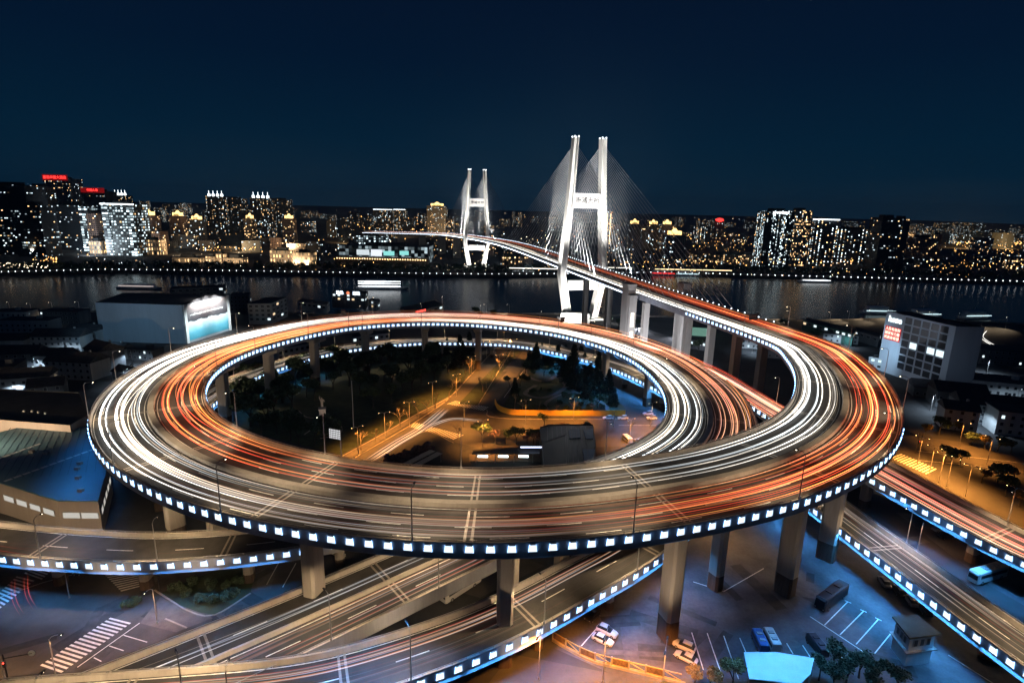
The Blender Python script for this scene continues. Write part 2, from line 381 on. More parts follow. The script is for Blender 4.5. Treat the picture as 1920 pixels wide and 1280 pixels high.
def viaduct(name, label, path, width, s0=0.0, s1=None, panels=(), lanes=(), solid=(), median=False, joints=36.0, panel_range=None, pitch=3.0, parapet_mat=None, group=None, wfun=None, skip_par=()):
    s1 = path.L if s1 is None else s1
    hw = width/2
    p0, _, _ = path.at((s0 + s1)/2)
    root = empty(name, (p0.x, p0.y, 0)); tag(root, label, 'viaduct', group)
    wf = wfun or (lambda s: hw)
    def deck(s):
        h = wf(s); return [(h, 0), (-h, 0), (-h, -.9), (-h*.62, -1.2), (-h*.55, -2.5), (h*.55, -2.5), (h*.62, -1.2), (h, -.9)]
    wb(path.sweep(MB(), deck, s0, s1), 'deck', CONC_D, root)
    wb(path.sweep(MB(), lambda s: [(wf(s) - .52, .02), (-wf(s) + .52, .02)], s0, s1, closed=False), 'roadway', ASPHALT, root)
    for sg in (1, -1):
        pr = lambda s, sg=sg: [(sg*(wf(s) - .5), .03), (sg*(wf(s) - .28), 1.0), (sg*(wf(s) + .14), 1.0), (sg*(wf(s) + .14), -2.0), (sg*(wf(s) + .006), -2.0), (sg*(wf(s) + .006), .03)][::sg]
        a, b_ = s0, s1
        for q in skip_par:
            if q[0] == sg: a, b_ = q[1], q[2]
        o = wb(path.sweep(MB(), pr, a, b_), 'parapet', [parapet_mat or CONC, FASCIA], root)
        me = o.data                                  # the outward face is the painted fascia
        for f in me.polygons:
            if abs(f.normal.z) < .5:
                c = f.center; k = np.hypot(path.p[:, 0] - c.x, path.p[:, 1] - c.y).argmin()
                if (f.normal.x*path.n[k, 0] + f.normal.y*path.n[k, 1])*sg > .3: f.material_index = 1
        mb = MB(); path.sweep(mb, lambda s, sg=sg: [(sg*(wf(s) - .05) - .05, 1.30), (sg*(wf(s) - .05) + .05, 1.30), (sg*(wf(s) - .05) + .05, 1.40), (sg*(wf(s) - .05) - .05, 1.40)][::-1], a, b_)
        s = a + 1
        while s < b_:
            p, nn, tt = path.at(s, sg*(wf(s) - .05)); mb.box((p.x, p.y, p.z + 1.165), (.09, .09, .33)); s += 2.5
        wb(mb, 'handrail', STEEL, root)
    if median:
        wb(path.sweep(MB(), [(.9, .03), (.72, .85), (-.72, .85), (-.9, .03)][::-1], s0, s1), 'median_barrier', CONC, root)
    if lanes or solid:
        mb = MB(); lanes_mesh(path, s0 + 1, s1 - 1, lanes, solid, mb); tag(wb(mb, 'lane_markings', PAINT, root), kind='stuff')
    if joints:
        s = s0 + joints*.6
        while s < s1 - 4:
            mb = MB(); h = wf(s) - .6
            for d in (-.55, .55): path.sweep(mb, [(h, .045), (-h, .045)], s + d - .22, s + d + .22, closed=False)
            wb(mb, 'expansion_joint', JOINT, root); s += joints
    # glowing panels for the lamps' wash on the fascia: the hundred nearest are parts, the rest one part
    spots = []
    for sg in panels:
        a, b_ = (s0, s1) if not panel_range or sg not in panel_range else panel_range[sg]
        s = a + pitch/2
        while s < b_:
            p, nn, tt = path.at(s, sg*(wf(s) + .15), -.12); spots.append((p, nn*sg)); s += pitch
    global PANEL_ME
    spots.sort(key=lambda q: (q[0] - Vector((0, 0, CAMH))).length)
    rest = MB()
    for k, (p, nn) in enumerate(spots):
        a = math.atan2(nn.y, nn.x) - math.pi/2
        if k < 100:
            if PANEL_ME is None:
                o = panel_mesh().build('fascia_lamp', [PANEL, STEEL, WASH], root); PANEL_ME = o.data
            else:
                o = bpy.data.objects.new('fascia_lamp', PANEL_ME); C.objects.link(o); o.parent = root
            o.location = (p.x - root.location.x, p.y - root.location.y, p.z); o.rotation_euler = (0, 0, a)
        else:
            pm = panel_mesh(); cs, sn = math.cos(a), math.sin(a)
            o_ = len(rest.v); rest.v += [(p.x + x*cs - y*sn, p.y + x*sn + y*cs, p.z + z) for x, y, z in pm.v]
            rest.f += [tuple(o_ + i for i in f) for f in pm.f]; rest.mi += pm.mi
    if rest.v: tag(wb(rest, 'fascia_lamps', [PANEL, STEEL, WASH], root), kind='stuff')
    return root
def pier(root, path, s, cap_w, col=(4.0, 2.8), off=0.0, base=4.0, ztop=-2.52, cap=True, m=None):
    p, nn, tt = path.at(s, off); a = math.atan2(nn.y, nn.x); m = m or CONC
    top = p.z + ztop; mb = MB(); ch = .5
    capd = min(3.0, top*.3) if cap else 0
    w, d = col[0]/2, col[1]/2
    def sec(z0, z1, k=1.0, mi=0):
        vs = []
        for z, kk in ((z0, 1.0), (z1, k)):
            for x, y in ((w, d-ch), (w-ch, d), (-w+ch, d), (-w, d-ch), (-w, -d+ch), (-w+ch, -d), (w-ch, -d), (w, -d+ch)):
                x, y = x*kk, y
                vs.append((p.x + nn.x*x + tt.x*y, p.y + nn.y*x + tt.y*y, z))
        mb.add(vs, [(i, (i+1) % 8, 8 + (i+1) % 8, 8 + i) for i in range(8)] + [tuple(range(7, -1, -1)), tuple(range(8, 16))], mi)
    sec(0, base, mi=1); sec(base, top - capd, mi=0)
    if cap:
        vs = []
        hw = cap_w/2
        for y in (-d*1.15, d*1.15):
            for x, z in ((-w, top - capd), (w, top - capd), (hw, top - 1.2), (hw, top), (-hw, top), (-hw, top - 1.2)):
                vs.append((p.x + nn.x*x + tt.x*y, p.y + nn.y*x + tt.y*y, z))
        mb.add(vs, [tuple(range(5, -1, -1)), tuple(range(6, 12))] + [(i, (i+1) % 6, 6 + (i+1) % 6, 6 + i) for i in range(6)], 0)
    return wb(mb, 'pier', [m, PIERBASE], root)
PIERBASE = mat('stained_pier_foot', (0.09, 0.065, 0.05), 0.9, 0.6, 0.5, streak=True)

TH = np.unwrap(np.arctan2(-(MAIN.p[:, 1] - 200), MAIN.p[:, 0] + 3)); TH = np.degrees(TH)
TH += 360*round((20 - TH[(np.abs(MAIN.s - S_TH(20))).argmin()])/360)
def th_at(s): return float(np.interp(s, MAIN.s, TH))
S_END = MAIN.L
main = viaduct('spiral_viaduct', 'wide two-carriageway elevated road curling round a full spiral, its edges studded with white lamps', MAIN, 27.0, s0=S_ANCH, panels=(1, -1), lanes=(3.9, 7.4, -3.9, -7.4, 10.9, -10.9), solid=(1.5, -1.5, 12.6, -12.6), median=True,
               panel_range={1: (S_TH(30), S_TH(175)), -1: (S_RING0 - 10, S_ROLL + 75)}, skip_par=((1, S_ANCH, S_ROLL - 42), ))
# the outer parapet resumes past the slip road's mouth
wb(MAIN.sweep(MB(), [(13.0, .03), (13.22, 1.0), (13.64, 1.0), (13.64, -2.0), (13.506, -2.0), (13.506, .03)], S_ROLL + 28, S_END), 'parapet', CONC, main)
mb = MB()                                              # painted chevrons of the gore
for k in range(13):
    s = S_ROLL - 14 + k*3.0; a0 = 11.2
    MAIN.sweep(mb, [(12.9, .036), (11.3, .036)], s, s + .7, closed=False)
tag(wb(mb, 'lane_markings', PAINT, main), kind='stuff')
for k, (th, of) in enumerate([(-8, 0), (8, 0), (24, 2), (40, 4), (51.5, 4), (70, 4), (88.5, 4), (110, 1), (131, -5), (139, 0), (150, 0), (166, 0), (183, -6), (198, -6), (213, -6), (229, -5), (246, -4), (262, -4)]):
    pier(main, MAIN, S_TH(th) if th > 20 else MAIN.near(*ringpt(th, 112, 0)[:2]), 13, (4.2, 3.0), base=5.0, off=of)
for th, of in ((86.5, -9), (58, -5)): pier(main, MAIN, S_TH(th), 8, (3.2, 2.6), base=4.0, off=of)
for k in range(7): pier(main, MAIN, S_ROLL - 40 + k*30, 11, (3.6, 2.6), base=4.0)
loop = viaduct('lower_loop_viaduct', 'narrow lower elevated road curving beneath the spiral and leaving at lower right', LOOP, 10.5, panels=(-1,), lanes=(0.2,), solid=(4.4, -4.4), pitch=3.0)
for k in range(16): pier(loop, LOOP, 12 + k*29.5, 5, (2.6, 2.0), base=2.0)
exitr = viaduct('slip_road_viaduct', 'elevated slip road with chevron markings leaving the spiral and descending to the right edge', EXIT, 10.5, panels=(-1,), lanes=(-.8,), solid=(), pitch=3.0, wfun=lambda s: 4.6 + 2.9*smooth(s, 60, 135), joints=33.0)
for k in range(7): pier(exitr, EXIT, 32 + k*29, 6, (3.0, 2.4), base=2.5)
midr = viaduct('straight_viaduct', 'low straight elevated dual road crossing the bottom left diagonally', MIDR, 17.5, panels=(), lanes=(4.4, -4.4), solid=(1.1, 7.9, -1.1, -7.9), joints=34.0)
wb(MIDR.sweep(MB(), [(.35, .03), (.2, .8), (-.2, .8), (-.35, .03)][::-1]), 'median_barrier', CONC, midr)
for k in range(7): pier(midr, MIDR, 14 + k*25, 8, (3.4, 2.4), base=2.0)
front = viaduct('front_ramp_viaduct', 'curving elevated ramp in the foreground rising to the right under the spiral', FRONT, 11.5, panels=(-1,), lanes=(0.0,), solid=(4.9, -4.9), pitch=3.2, joints=34.0)
for s in (26, 58, 92, 112): pier(front, FRONT, s, 5.5, (2.8, 2.2), base=2.0)
leftr = viaduct('left_ramp_viaduct', 'elevated ramp entering from the left edge in front of the blue roofed hall', LEFTR, 11.0, panels=(-1,), lanes=(0.0,), solid=(4.7, -4.7), pitch=3.2, joints=40.0)
for s in (25, 66, 86, 108, 128): pier(leftr, LEFTR, s, 5.5, (2.8, 2.2), base=2.2)

# ------------------------------------------------------------------ traffic light trails: real thin luminous strands above the lanes
class Trails:
    def __init__(self): self.v, self.f, self.c = [], [], []
    def strand(self, path, s0, s1, off, h, r, col, gain, step=3.0, seed=0.0):
        n = max(2, int((s1 - s0)/step) + 1); ss = np.linspace(s0, s1, n)
        P = np.stack([np.interp(ss, path.s, path.p[:, k]) for k in range(3)], 1); N = np.stack([np.interp(ss, path.s, path.n[:, k]) for k in range(2)], 1)
        N /= np.hypot(N[:, 0], N[:, 1])[:, None]; o = off(ss) if callable(off) else np.full(n, off)
        P[:, :2] += N*o[:, None]; P[:, 2] += h
        ph = rng.random(3)*6.28
        g = gain(ss)*(0.75 + .22*np.sin(ss/17 + ph[0]) + .18*np.sin(ss/6.1 + ph[1]) + .12*np.sin(ss/2.9 + ph[2]))
        g *= np.clip((ss - s0)/8, 0, 1)*np.clip((s1 - ss)/8, 0, 1); g = np.clip(g, 0, None)
        b0 = len(self.v)
        for i in range(n):
            for a, z in ((-r, -r*.5), (r, -r*.5), (0, r)):
                self.v.append((P[i, 0] + N[i, 0]*a, P[i, 1] + N[i, 1]*a, P[i, 2] + z)); self.c += [col[0]*g[i], col[1]*g[i], col[2]*g[i], 1.0]
        for i in range(n - 1):
            if g[i] < .01 and g[i+1] < .01: continue
            for j in range(3):
                k = (j+1) % 3; self.f.append((b0 + 3*i + j, b0 + 3*i + k, b0 + 3*i + 3 + k, b0 + 3*i + 3 + j))
    def build(self, name, label):
        me = bpy.data.meshes.new(name); me.from_pydata(self.v, [], self.f); me.materials.append(TRAIL)
        a = me.color_attributes.new('glow', 'FLOAT_COLOR', 'POINT'); a.data.foreach_set('color', self.c); me.update()
        o = bpy.data.objects.new(name, me); C.objects.link(o)
        tag(o, label, 'light trails', None, 'stuff'); return o
def headcol(): k = rng.random(); return (1.0, .93 - .12*k, .84 - .26*k) if rng.random() < .7 else (.84, .94, 1.0)
def tailcol(): k = rng.random(); return (.88, .075 + .06*k, .035 + .03*k) if k < .5 else (.90, .20 + .16*rng.random(), .05 + .06*rng.random())
def traffic(T_head, T_tail, path, lanes, s0, s1, cars, hgain, tgain, bright=1.0, lmin=90, lmax=900):
    for lane in lanes:
        for c in range(cars):
            L = rng.uniform(lmin, lmax); a = rng.uniform(s0 - L*.6, s1 - L*.3); b_ = min(s1, a + L); a = max(s0, a)
            if b_ - a < 20: continue
            o = lane + rng.normal(0, .22); am, ph, wl_ = rng.uniform(.05, .35), rng.random()*6.28, rng.uniform(40, 110)
            sh = rng.choice([0, 0, 0, 0, 0, 3.5, -3.5]); sm = rng.uniform(a, b_)
            br = bright*min(3.2, rng.exponential(.8)**1.3 + .07); hw = rng.uniform(.5, .7); ht = rng.uniform(.55, .95)
            big = rng.random() < .1
            for sd in (-1, 1):
                fo = lambda ss, sd=sd: np.clip(o + sh/(1 + np.exp(-(ss - sm)/14))*(1 if abs(o + sh) < 12.4 and abs(o + sh) > 1.9 and (o + sh)*o > 0 else 0), -99, 99) + am*np.sin(ss/wl_ + ph) + sd*hw
                r = rng.uniform(.03, .085)
                if T_head is not None: T_head.strand(path, a, b_, fo, ht, r, headcol(), lambda ss: hgain(ss)*br)
                if T_tail is not None: T_tail.strand(path, a, b_, fo, ht + .15 + (1.6 if big else 0), r*1.15, tailcol(), lambda ss: tgain(ss)*br)
def by_th(pts):
    x, y = [p[0] for p in pts], [p[1] for p in pts]
    return lambda ss: np.interp(np.interp(ss, MAIN.s, TH), x, y)
Hd, Tl = Trails(), Trails()
OH = by_th([(-90, 0), (72, 0), (88, .035), (98, .07), (110, .13), (122, .45), (138, 1.5), (200, 1.7), (222, .5), (250, .2), (265, .12), (290, .1), (340, .22), (380, .3)])
OT = by_th([(-90, .14), (-60, .16), (-25, .4), (0, 1.1), (35, 1.15), (50, .7), (65, .28), (80, .09), (100, .03), (200, .04), (250, .22), (285, .7), (330, 1.2), (400, 1.1)])
IH = by_th([(-90, .45), (-30, .7), (0, 1.3), (40, 1.0), (54, .4), (68, .15), (80, .07), (95, .04), (120, 0), (235, 0), (255, .2), (275, .6), (315, 1.0), (345, 1.7), (400, 1.7)])
IT = by_th([(-90, 0), (80, 0), (95, .05), (110, .09), (120, .2), (140, .62), (195, .72), (225, .38), (255, .16), (280, .08), (400, 0)])
S_FAR = MAIN.near(-330, 1270)
traffic(Hd, Tl, MAIN, (3.4, 7.0, 10.6), S_FAR, S_END, 19, OH, OT, 1.0, 200, 1100)
traffic(Hd, Tl, MAIN, (-3.4, -7.0, -10.6), S_FAR, S_END, 19, IH, IT, 1.0, 200, 1100)
one = lambda v: (lambda ss: np.full(len(ss), v))
traffic(Hd, Tl, LOOP, (-1.9, 1.9), 0, LOOP.L, 10, one(.20), one(.03), .9, 120, 500)
traffic(Hd, Tl, EXIT, (-2.2, 1.8), 0, EXIT.L, 12, one(.14), one(.5), 1.0, 100, 300)
traffic(Hd, Tl, MIDR, (2.8, 6.2), 0, MIDR.L, 4, one(.16), one(.01), .8, 60, 200)
traffic(Hd, Tl, MIDR, (-2.8, -6.2), 0, MIDR.L, 6, one(.10), one(.12), .8, 60, 200)
traffic(Hd, Tl, FRONT, (-2.2, 2.2), 0, FRONT.L, 6, one(.10), one(.08), .8, 60, 200)
traffic(None, Tl, LEFTR, (-2.2,), 0, LEFTR.L, 3, one(.1), one(.08), .6, 60, 200)
Hd.build('headlight_trails', 'white streaks of headlights drawn along the lanes of the elevated roads')
Tl.build('taillight_trails', 'red and orange streaks of tail lights drawn along the lanes of the elevated roads')

# ------------------------------------------------------------------ cable-stayed bridge
TOWERW = mat('tower_white', (0.76, 0.75, 0.72), 0.65, 0.08, 0.15, streak=True)
CABLE = mat('cable_sheath', (0.5, 0.52, 0.55), 0.5, 0.1, 0.2)
bp0 = MAIN.at((S_T1 + S_T2)/2)[0]
bridge = empty('cable_stayed_bridge', (bp0.x, bp0.y, 0)); tag(bridge, 'white floodlit cable-stayed bridge with two H-shaped towers over the river', 'bridge')
def bdeck(s): return [(14.6, 0), (-14.6, 0), (-14.6, -1.4), (-9, -3.0), (9, -3.0), (14.6, -1.4)]
wb(MAIN.sweep(MB(), bdeck, MAIN.near(-330, 1270), S_ANCH - .05), 'deck', FASCIA, bridge)
wb(MAIN.sweep(MB(), [(12.9, .02), (-12.9, .02)], MAIN.near(-330, 1270), S_ANCH - .05, closed=False), 'roadway', ASPHALT, bridge)
for sg in (1, -1): wb(MAIN.sweep(MB(), [(sg*12.95, .03), (sg*13.15, 1.0), (sg*13.5, 1.0), (sg*13.6, .03)][::-sg], MAIN.near(-330, 1270), S_ANCH - .05), 'parapet', CONC, bridge)
wb(MAIN.sweep(MB(), [(.6, .03), (.5, .85), (-.5, .85), (-.6, .03)][::-1], MAIN.near(-330, 1270), S_ANCH - .05), 'median_barrier', CONC, bridge)
def tower(s):
    p, nn, tt = MAIN.at(s); a = tt                    # tt points back along the path's right; build in (across, along, z)
    al = Vector((-nn.y, nn.x, 0))
    if al.y > 0: al = -al                              # along, towards the camera
    def P(x, y, z): return (p.x + nn.x*x + al.x*y, p.y + nn.y*x + al.y*y, z)
    t = MB(); t_root = wb(t.box((p.x, p.y, .8), (34, 14, 1.6), math.atan2(nn.y, nn.x)), 'tower', TOWERW, bridge)
    prof = [(10.5, 0, 5.2, 8.0), (17.3, 36, 4.8, 7.4), (13.2, 91, 4.4, 6.8), (11.0, 137, 3.8, 6.2)]
    for sg in (-1, 1):
        mb = MB()
        for (x0, z0, w0, d0), (x1, z1, w1, d1) in zip(prof[:-1], prof[1:]):
            vs = []
            for x, z, w, d in ((x0, z0, w0, d0), (x1, z1, w1, d1)):
                g = .9                                # a recess runs down the middle of the front and back faces
                for q in ((-w/2, -d/2), (-g, -d/2), (-g, -d/2 + .7), (g, -d/2 + .7), (g, -d/2), (w/2, -d/2), (w/2, d/2), (g, d/2), (g, d/2 - .7), (-g, d/2 - .7), (-g, d/2), (-w/2, d/2)):
                    vs.append(P(sg*x + q[0], q[1], z))
            mb.add(vs, [(i, (i+1) % 12, 12 + (i+1) % 12, 12 + i) for i in range(12)] + ([tuple(range(12, 24))] if z1 > 130 else []))
        leg = wb(mb, 'leg', TOWERW, t_root); leg.matrix_parent_inverse = Matrix()
        b_ = MB()
        for q in ((-1.5, -2.6), (1.5, -2.6), (-1.5, 2.6), (1.5, 2.6)):
            c = P(sg*11.0 + q[0], q[1], 137.9); b_.ball(c, .55, 6, 4)
        bo = wb(b_, 'beacon_lamps', emit('beacon', (.85, .93, 1), 5.0), t_root); bo.matrix_parent_inverse = Matrix()
    for z0, z1, hw, d in ((86.5, 97.5, 11.0, 5.2), (24.0, 31.5, 13.6, 6.0)):
        mb = MB(); c = P(0, 0, (z0 + z1)/2); mb.box(c, (2*hw - 1.0 if z0 > 50 else 2*hw - 2.2, d, z1 - z0), math.atan2(nn.y, nn.x))
        o = wb(mb, 'crossbeam', TOWERW, t_root); o.matrix_parent_inverse = Matrix()
    if True:
        o = Vector(P(0, 2.68, 92)); f = al; rt = Vector((0, 0, 1)).cross(f)
        text_mesh('南浦大桥', 5.0, o, mat('lettering_black', (0.02, 0.02, 0.022), 0.6), t_root, .06, True, rt)
    return P, nn, al
near_c, far_c = [], MB()
for s, idx in ((S_T1, 0), (S_T2, 1)):
    P, nn, al = tower(s)
    for sg in (-1, 1):
        for dr in (-1, 1):
            for k in range(22):
                d = 14 + k*(8.9 if (dr < 0) == (idx == 0) or idx == 1 else 7.4)
                if idx == 0 and dr < 0: d = 14 + k*8.9
                ss = s + dr*d if idx == 0 else s + dr*d
                q, n2, _ = MAIN.at(ss, sg*14.1, .2)
                z = 101 + k*1.55; x = 12.7 - (z - 97)*.046
                a = Vector(P((1 if nn.dot(n2) > 0 else -1)*sg*x, 0, z))
                mb = MB() if idx == 0 and k % 1 == 0 else far_c
                mb.cyl(a, q, .15, .15, 5)
                if idx == 0: near_c.append((mb, k))
n_ind = 0
stuffc = far_c
for mb, k in near_c:
    if n_ind < 88: wb(mb, 'stay_cable', CABLE, bridge); n_ind += 1
    else:
        o_ = len(stuffc.v); stuffc.v += mb.v; stuffc.f += [tuple(o_ + i for i in f) for f in mb.f]; stuffc.mi += mb.mi
tag(wb(stuffc, 'stay_cables', CABLE, bridge), kind='stuff')
# edge lamps of the bridge: close beads on both sides
for sg, zz, rr, pitch, nm in ((-1, -1.1, .42, 2.6, 'edge_lamps'), (1, 1.5, .30, 5.0, 'rail_lamps')):
    mb = MB(); s = MAIN.near(-330, 1270) + 10
    while s < (S_ANCH if sg < 0 else S_RING0 + 25):
        q, n2, _ = MAIN.at(s, sg*(14.9 if sg < 0 else 13.8), zz); mb.ball(q, rr, 6, 4); s += pitch
    tag(wb(mb, nm, BEAD, bridge), kind='stuff')
# anchor piers beside the deck, with their lit strips
for sg in (-1, 1):
    p, nn, tt = MAIN.at(S_ANCH - 3, sg*18.2); a = math.atan2(nn.y, nn.x)
    mb = MB(); mb.box((p.x, p.y, 21.5), (5.0, 7.5, 43), a); mb.box((p.x, p.y, 43.6), (5.6, 8.1, 1.2), a)
    q = p + tt*5.2; q2 = p + tt*5.0
    mb.box((q2.x, q2.y, 19.0), (4.6, 2.4, 38), a)
    ap = wb(mb, 'anchor_pier', CONC, bridge)
    if sg < 0:
        mb = MB(); f = p + tt*6.35
        for z0 in (8.5, 19.5): mb.box((f.x, f.y, z0 + 4.2), (1.9, .25, 8.4), a)
        o = wb(mb, 'light_panels', emit('pier_light', (1.0, .93, .82), 2.2), ap); o.matrix_parent_inverse = Matrix()
    for dx in (12.5,):
        c = MAIN.at(S_ANCH + 8, sg*dx)[0]; mb = MB(); mb.box((c.x, c.y, (c.z - 2.6)/2), (3.4, 3.0, c.z - 2.6), a); wb(mb, 'pier', CONC, bridge)
    # approach piers carry the deck between the anchor pier and the tower
    for s in (S_ANCH - 48, S_ANCH - 88):
        c = MAIN.at(s, sg*9.0)[0]; mb = MB(); mb.box((c.x, c.y, (c.z - 3.1)/2), (3.4, 3.0, c.z - 3.1), a); wb(mb, 'pier', CONC, bridge)
    for s in (S_ANCH + 42, S_ANCH + 80):
        c = MAIN.at(s, sg*7.5)[0]; mb = MB(); mb.box((c.x, c.y, (c.z - 2.6)/2), (3.6, 3.0, c.z - 2.6), a); wb(mb, 'pier', CONC, bridge)
for s in (S_T2 - 150, S_T2 - 240, S_T2 - 320, S_T2 - 400, S_T2 - 470):
    c = MAIN.at(s)[0]; mb = MB(); mb.box((c.x, c.y, (c.z - 3.1)/2), (14, 3.4, c.z - 3.1), .2); wb(mb, 'pier', CONC, bridge)
for dx, dy, tz, e_ in ((-38, -30, 20, 60000), (-6, -42, 18, 60000), (30, -30, 18, 50000), (-30, 40, 16, 50000), (10, 90, 20, 70000), (34, 60, 20, 60000), (-10, -90, 16, 60000)):
    p, nn, tt = MAIN.at(S_ANCH); q = Vector((p.x + dx, p.y + dy, 2.0)); light('SPOT', q, e_, (.82, .86, 1.0), None, Vector((p.x, p.y + dy*.35, tz)), .5, 95, .8, 'pier_floodlight')
# floodlights aimed at the towers
for s, pw in ((S_T1, 1.0), (S_T2, 1.1)):
    p, nn, tt = MAIN.at(s); al = Vector((-nn.y, nn.x, 0)); al = -al if al.y > 0 else al
    for x, y, z, tz, e_ in ((-34, 30, 3, 20, 1.6e5), (30, 36, 3, 22, 1.6e5), (-15, 58, 42, 112, 5e5), (15, 58, 42, 112, 5e5), (-15, -52, 44, 108, 2.5e5), (15, -52, 44, 108, 2.5e5), (-50, 4, 40, 85, 2e5)):
        q = Vector((p.x, p.y, 0)) + nn*x + al*y + Vector((0, 0, z))
        light('SPOT', q, e_*pw*1.25, (1.0, .97, .92), None, Vector((p.x, p.y, tz)), 1.0, 75, .8, 'tower_floodlight')

# ------------------------------------------------------------------ street lamps
STRIP_HI, STRIP_LO = 3200, 1700
SODIUM, WARM, COOL = (1.0, .36, .06), (1.0, .74, .46), (.72, .84, 1.0)
LENS = emit('lamp_lens', (1.0, .86, .62), 14.0, 'NONE')
LENS_O = emit('sodium_lens', (1.0, .62, .22), 16.0, 'NONE')
def lamp_proto(h, arm, energy, col, lens, name='street_lamp', spot=158, both=False, aim=.6):
    root = empty(name)
    mb = MB().cyl((0, 0, 0), (0, 0, h), .12, .075, 8); mb.cyl((0, 0, 0), (0, 0, .5), .2, .17, 8); mb.build('post', STEEL, root)
    for d in ((1, -1) if both else (1,)):
        mb = MB(); pts = [(0, 0, h - .1), (d*arm*.25, 0, h + .35), (d*arm*.6, 0, h + .5), (d*arm, 0, h + .45)]
        for a, b in zip(pts[:-1], pts[1:]): mb.cyl(a, b, .06, .05, 6)
        mb.build('arm', STEEL, root)
        mb = MB(); mb.box((d*(arm + .35), 0, h + .45), (.95, .34, .16), taper=.7)
        hd = mb.build('lamp_head', DARKMETAL, root)
        mb = MB().ball((d*(arm + .4), 0, h + .33), .14, 8, 4, .7); mb.build('lens', lens, hd)
        if energy: light('SPOT', (d*(arm + .4), 0, h + .1), energy, col, root, (d*(arm + .4) + aim, 0, 0), .15, spot, .5)
    return root
LAMPS = []
def place(proto, p, rz, used=[set()]):
    if proto.name not in used[0]: used[0].add(proto.name); o = proto
    else: o = copy_tree(proto)
    o.location = p; o.rotation_euler = (0, 0, rz); return o
def lamps_along(path, proto, sg, off, s0, s1, pitch, group, label):
    s, out = s0, []
    while s < s1:
        p, nn, tt = path.at(s, sg*off, 1.0); a = math.atan2(-sg*nn.y, -sg*nn.x)
        out.append(tag(place(proto, p, a), None, 'street lamp', group)); s += pitch
    out.sort(key=lambda o: pxy(o.location)[0])
    for i, o in enumerate(out): o['label'] = label % nth(i)
    return out
LP = lamp_proto(9.0, 1.6, 8500, WARM, LENS, spot=106, aim=6.3)
LPR = lamp_proto(9.0, 1.6, 9500, (1.0, .70, .40), LENS, spot=118, aim=3.6)
lamps_along(MAIN, LP, 1, 13.6, S_RING0 + 30, S_TH(262), 33.0, 'street lamps on the outer parapet of the spiral', 'slim grey street lamp on the outer parapet of the spiral road, %s from the left')
lamps_along(MAIN, LP, -1, 13.6, S_TH(75), S_ROLL + 60, 36.0, 'street lamps on the inner parapet of the spiral', 'slim grey street lamp on the inner parapet of the spiral road, %s from the left')
lamps_along(LOOP, LPR, 1, 5.4, 70, LOOP.L, 30.0, 'street lamps along the lower loop', 'street lamp on the outer parapet of the lower loop road, %s from the left')
lamps_along(EXIT, LPR, 1, 6.2, 75, EXIT.L, 38.0, 'street lamps along the slip road', 'street lamp on the parapet of the slip road at right, %s from the left')
lamps_along(MIDR, LPR, -1, 8.9, 14, MIDR.L - 24, 23.0, 'street lamps along the straight viaduct', 'street lamp on the near parapet of the straight diagonal viaduct, %s from the left')
lamps_along(FRONT, LPR, -1, 5.8, 14, FRONT.L - 22, 25.0, 'street lamps along the front ramp', 'street lamp on the lamp-studded parapet of the front ramp, %s from the left')
lamps_along(LEFTR, LPR, -1, 5.6, 20, LEFTR.L - 40, 24.0, 'street lamps along the left ramp', 'street lamp on the parapet of the ramp at the left edge, %s from the left')
SL = lamp_proto(10.0, 1.6, 12000, SODIUM, LENS_O, 'sodium_lamp', 124, True)
sod = []
for u, v in [(672,852),(722,822),(768,800),(811,758),(856,742),(884,704),(912,672),(945,644),(936,700),(962,668),(905,838),(870,800),(985,795),(1075,790),(1180,835),(1220,800)]: sod.append(place(SL, at(u, v), rng.random()*.4 + .3))
for u, v in [(1240,1300),(1130,1278),(1010,1272)]: sod.append(place(SL, at(u, v), 1.2))
for u, v in [(1798,838),(1742,890),(1760,905),(1775,912),(1810,930),(1720,870),(1890,975),(1850,870)]: sod.append(place(SL, at(u, v), 2.2))
sod.sort(key=lambda o: pxy(o.location)[0])
for i, o in enumerate(sod): tag(o, 'twin-armed orange sodium street lamp standing on the ground, %s from the left' % nth(i), 'street lamp', 'sodium street lamps on the ground streets')
WL = lamp_proto(8.0, 1.4, 3600, (1.0, .52, .24), LENS, 'ground_lamp')
gl = []
for u, v in [(105,1268),(8,1270),(295,1168),(1720,1032),(130,1120),(340,1010),(1345,1000),(1270,1130)]: gl.append(place(WL, at(u, v), rng.random()*6))
gl.sort(key=lambda o: pxy(o.location)[0])
for i, o in enumerate(gl): tag(o, 'white single-arm lamp standing at ground level under the viaducts, %s from the left' % nth(i), 'street lamp', 'white lamps under the viaducts')
# the fascia lamps shine down past the deck edges: long narrow lamps under each run of them
def strip(path, s0, s1, off, seg, power, z=-.86, col=(.07, .38, 1.0), spread=110):
    n = max(1, round((s1 - s0)/seg)); L = (s1 - s0)/n
    for k in range(n):
        p, nn, tt = path.at(s0 + (k + .5)*L, off, z); d = bpy.data.lights.new('fascia_strip_light', 'AREA'); d.shape = 'RECTANGLE'; d.size = L*.96; d.size_y = .22; d.energy = power*L/seg; d.color = col; d.spread = R(spread)
        o = bpy.data.objects.new('fascia_strip_light', d); C.objects.link(o); o.location = p; sg = 1 if off > 0 else -1; dn = (Vector((0, 0, -1)) + nn*(sg*.25)).normalized(); xa = tt; ya = dn.cross(xa)*-1; o.matrix_world = Matrix(((xa.x, ya.x, -dn.x, p.x), (xa.y, ya.y, -dn.y, p.y), (xa.z, ya.z, -dn.z, p.z), (0, 0, 0, 1)))
strip(MAIN, S_TH(32), S_TH(104), 13.98, 24, STRIP_HI, spread=60); strip(MAIN, S_TH(104), S_TH(172), 13.98, 24, STRIP_HI*.28, spread=60)
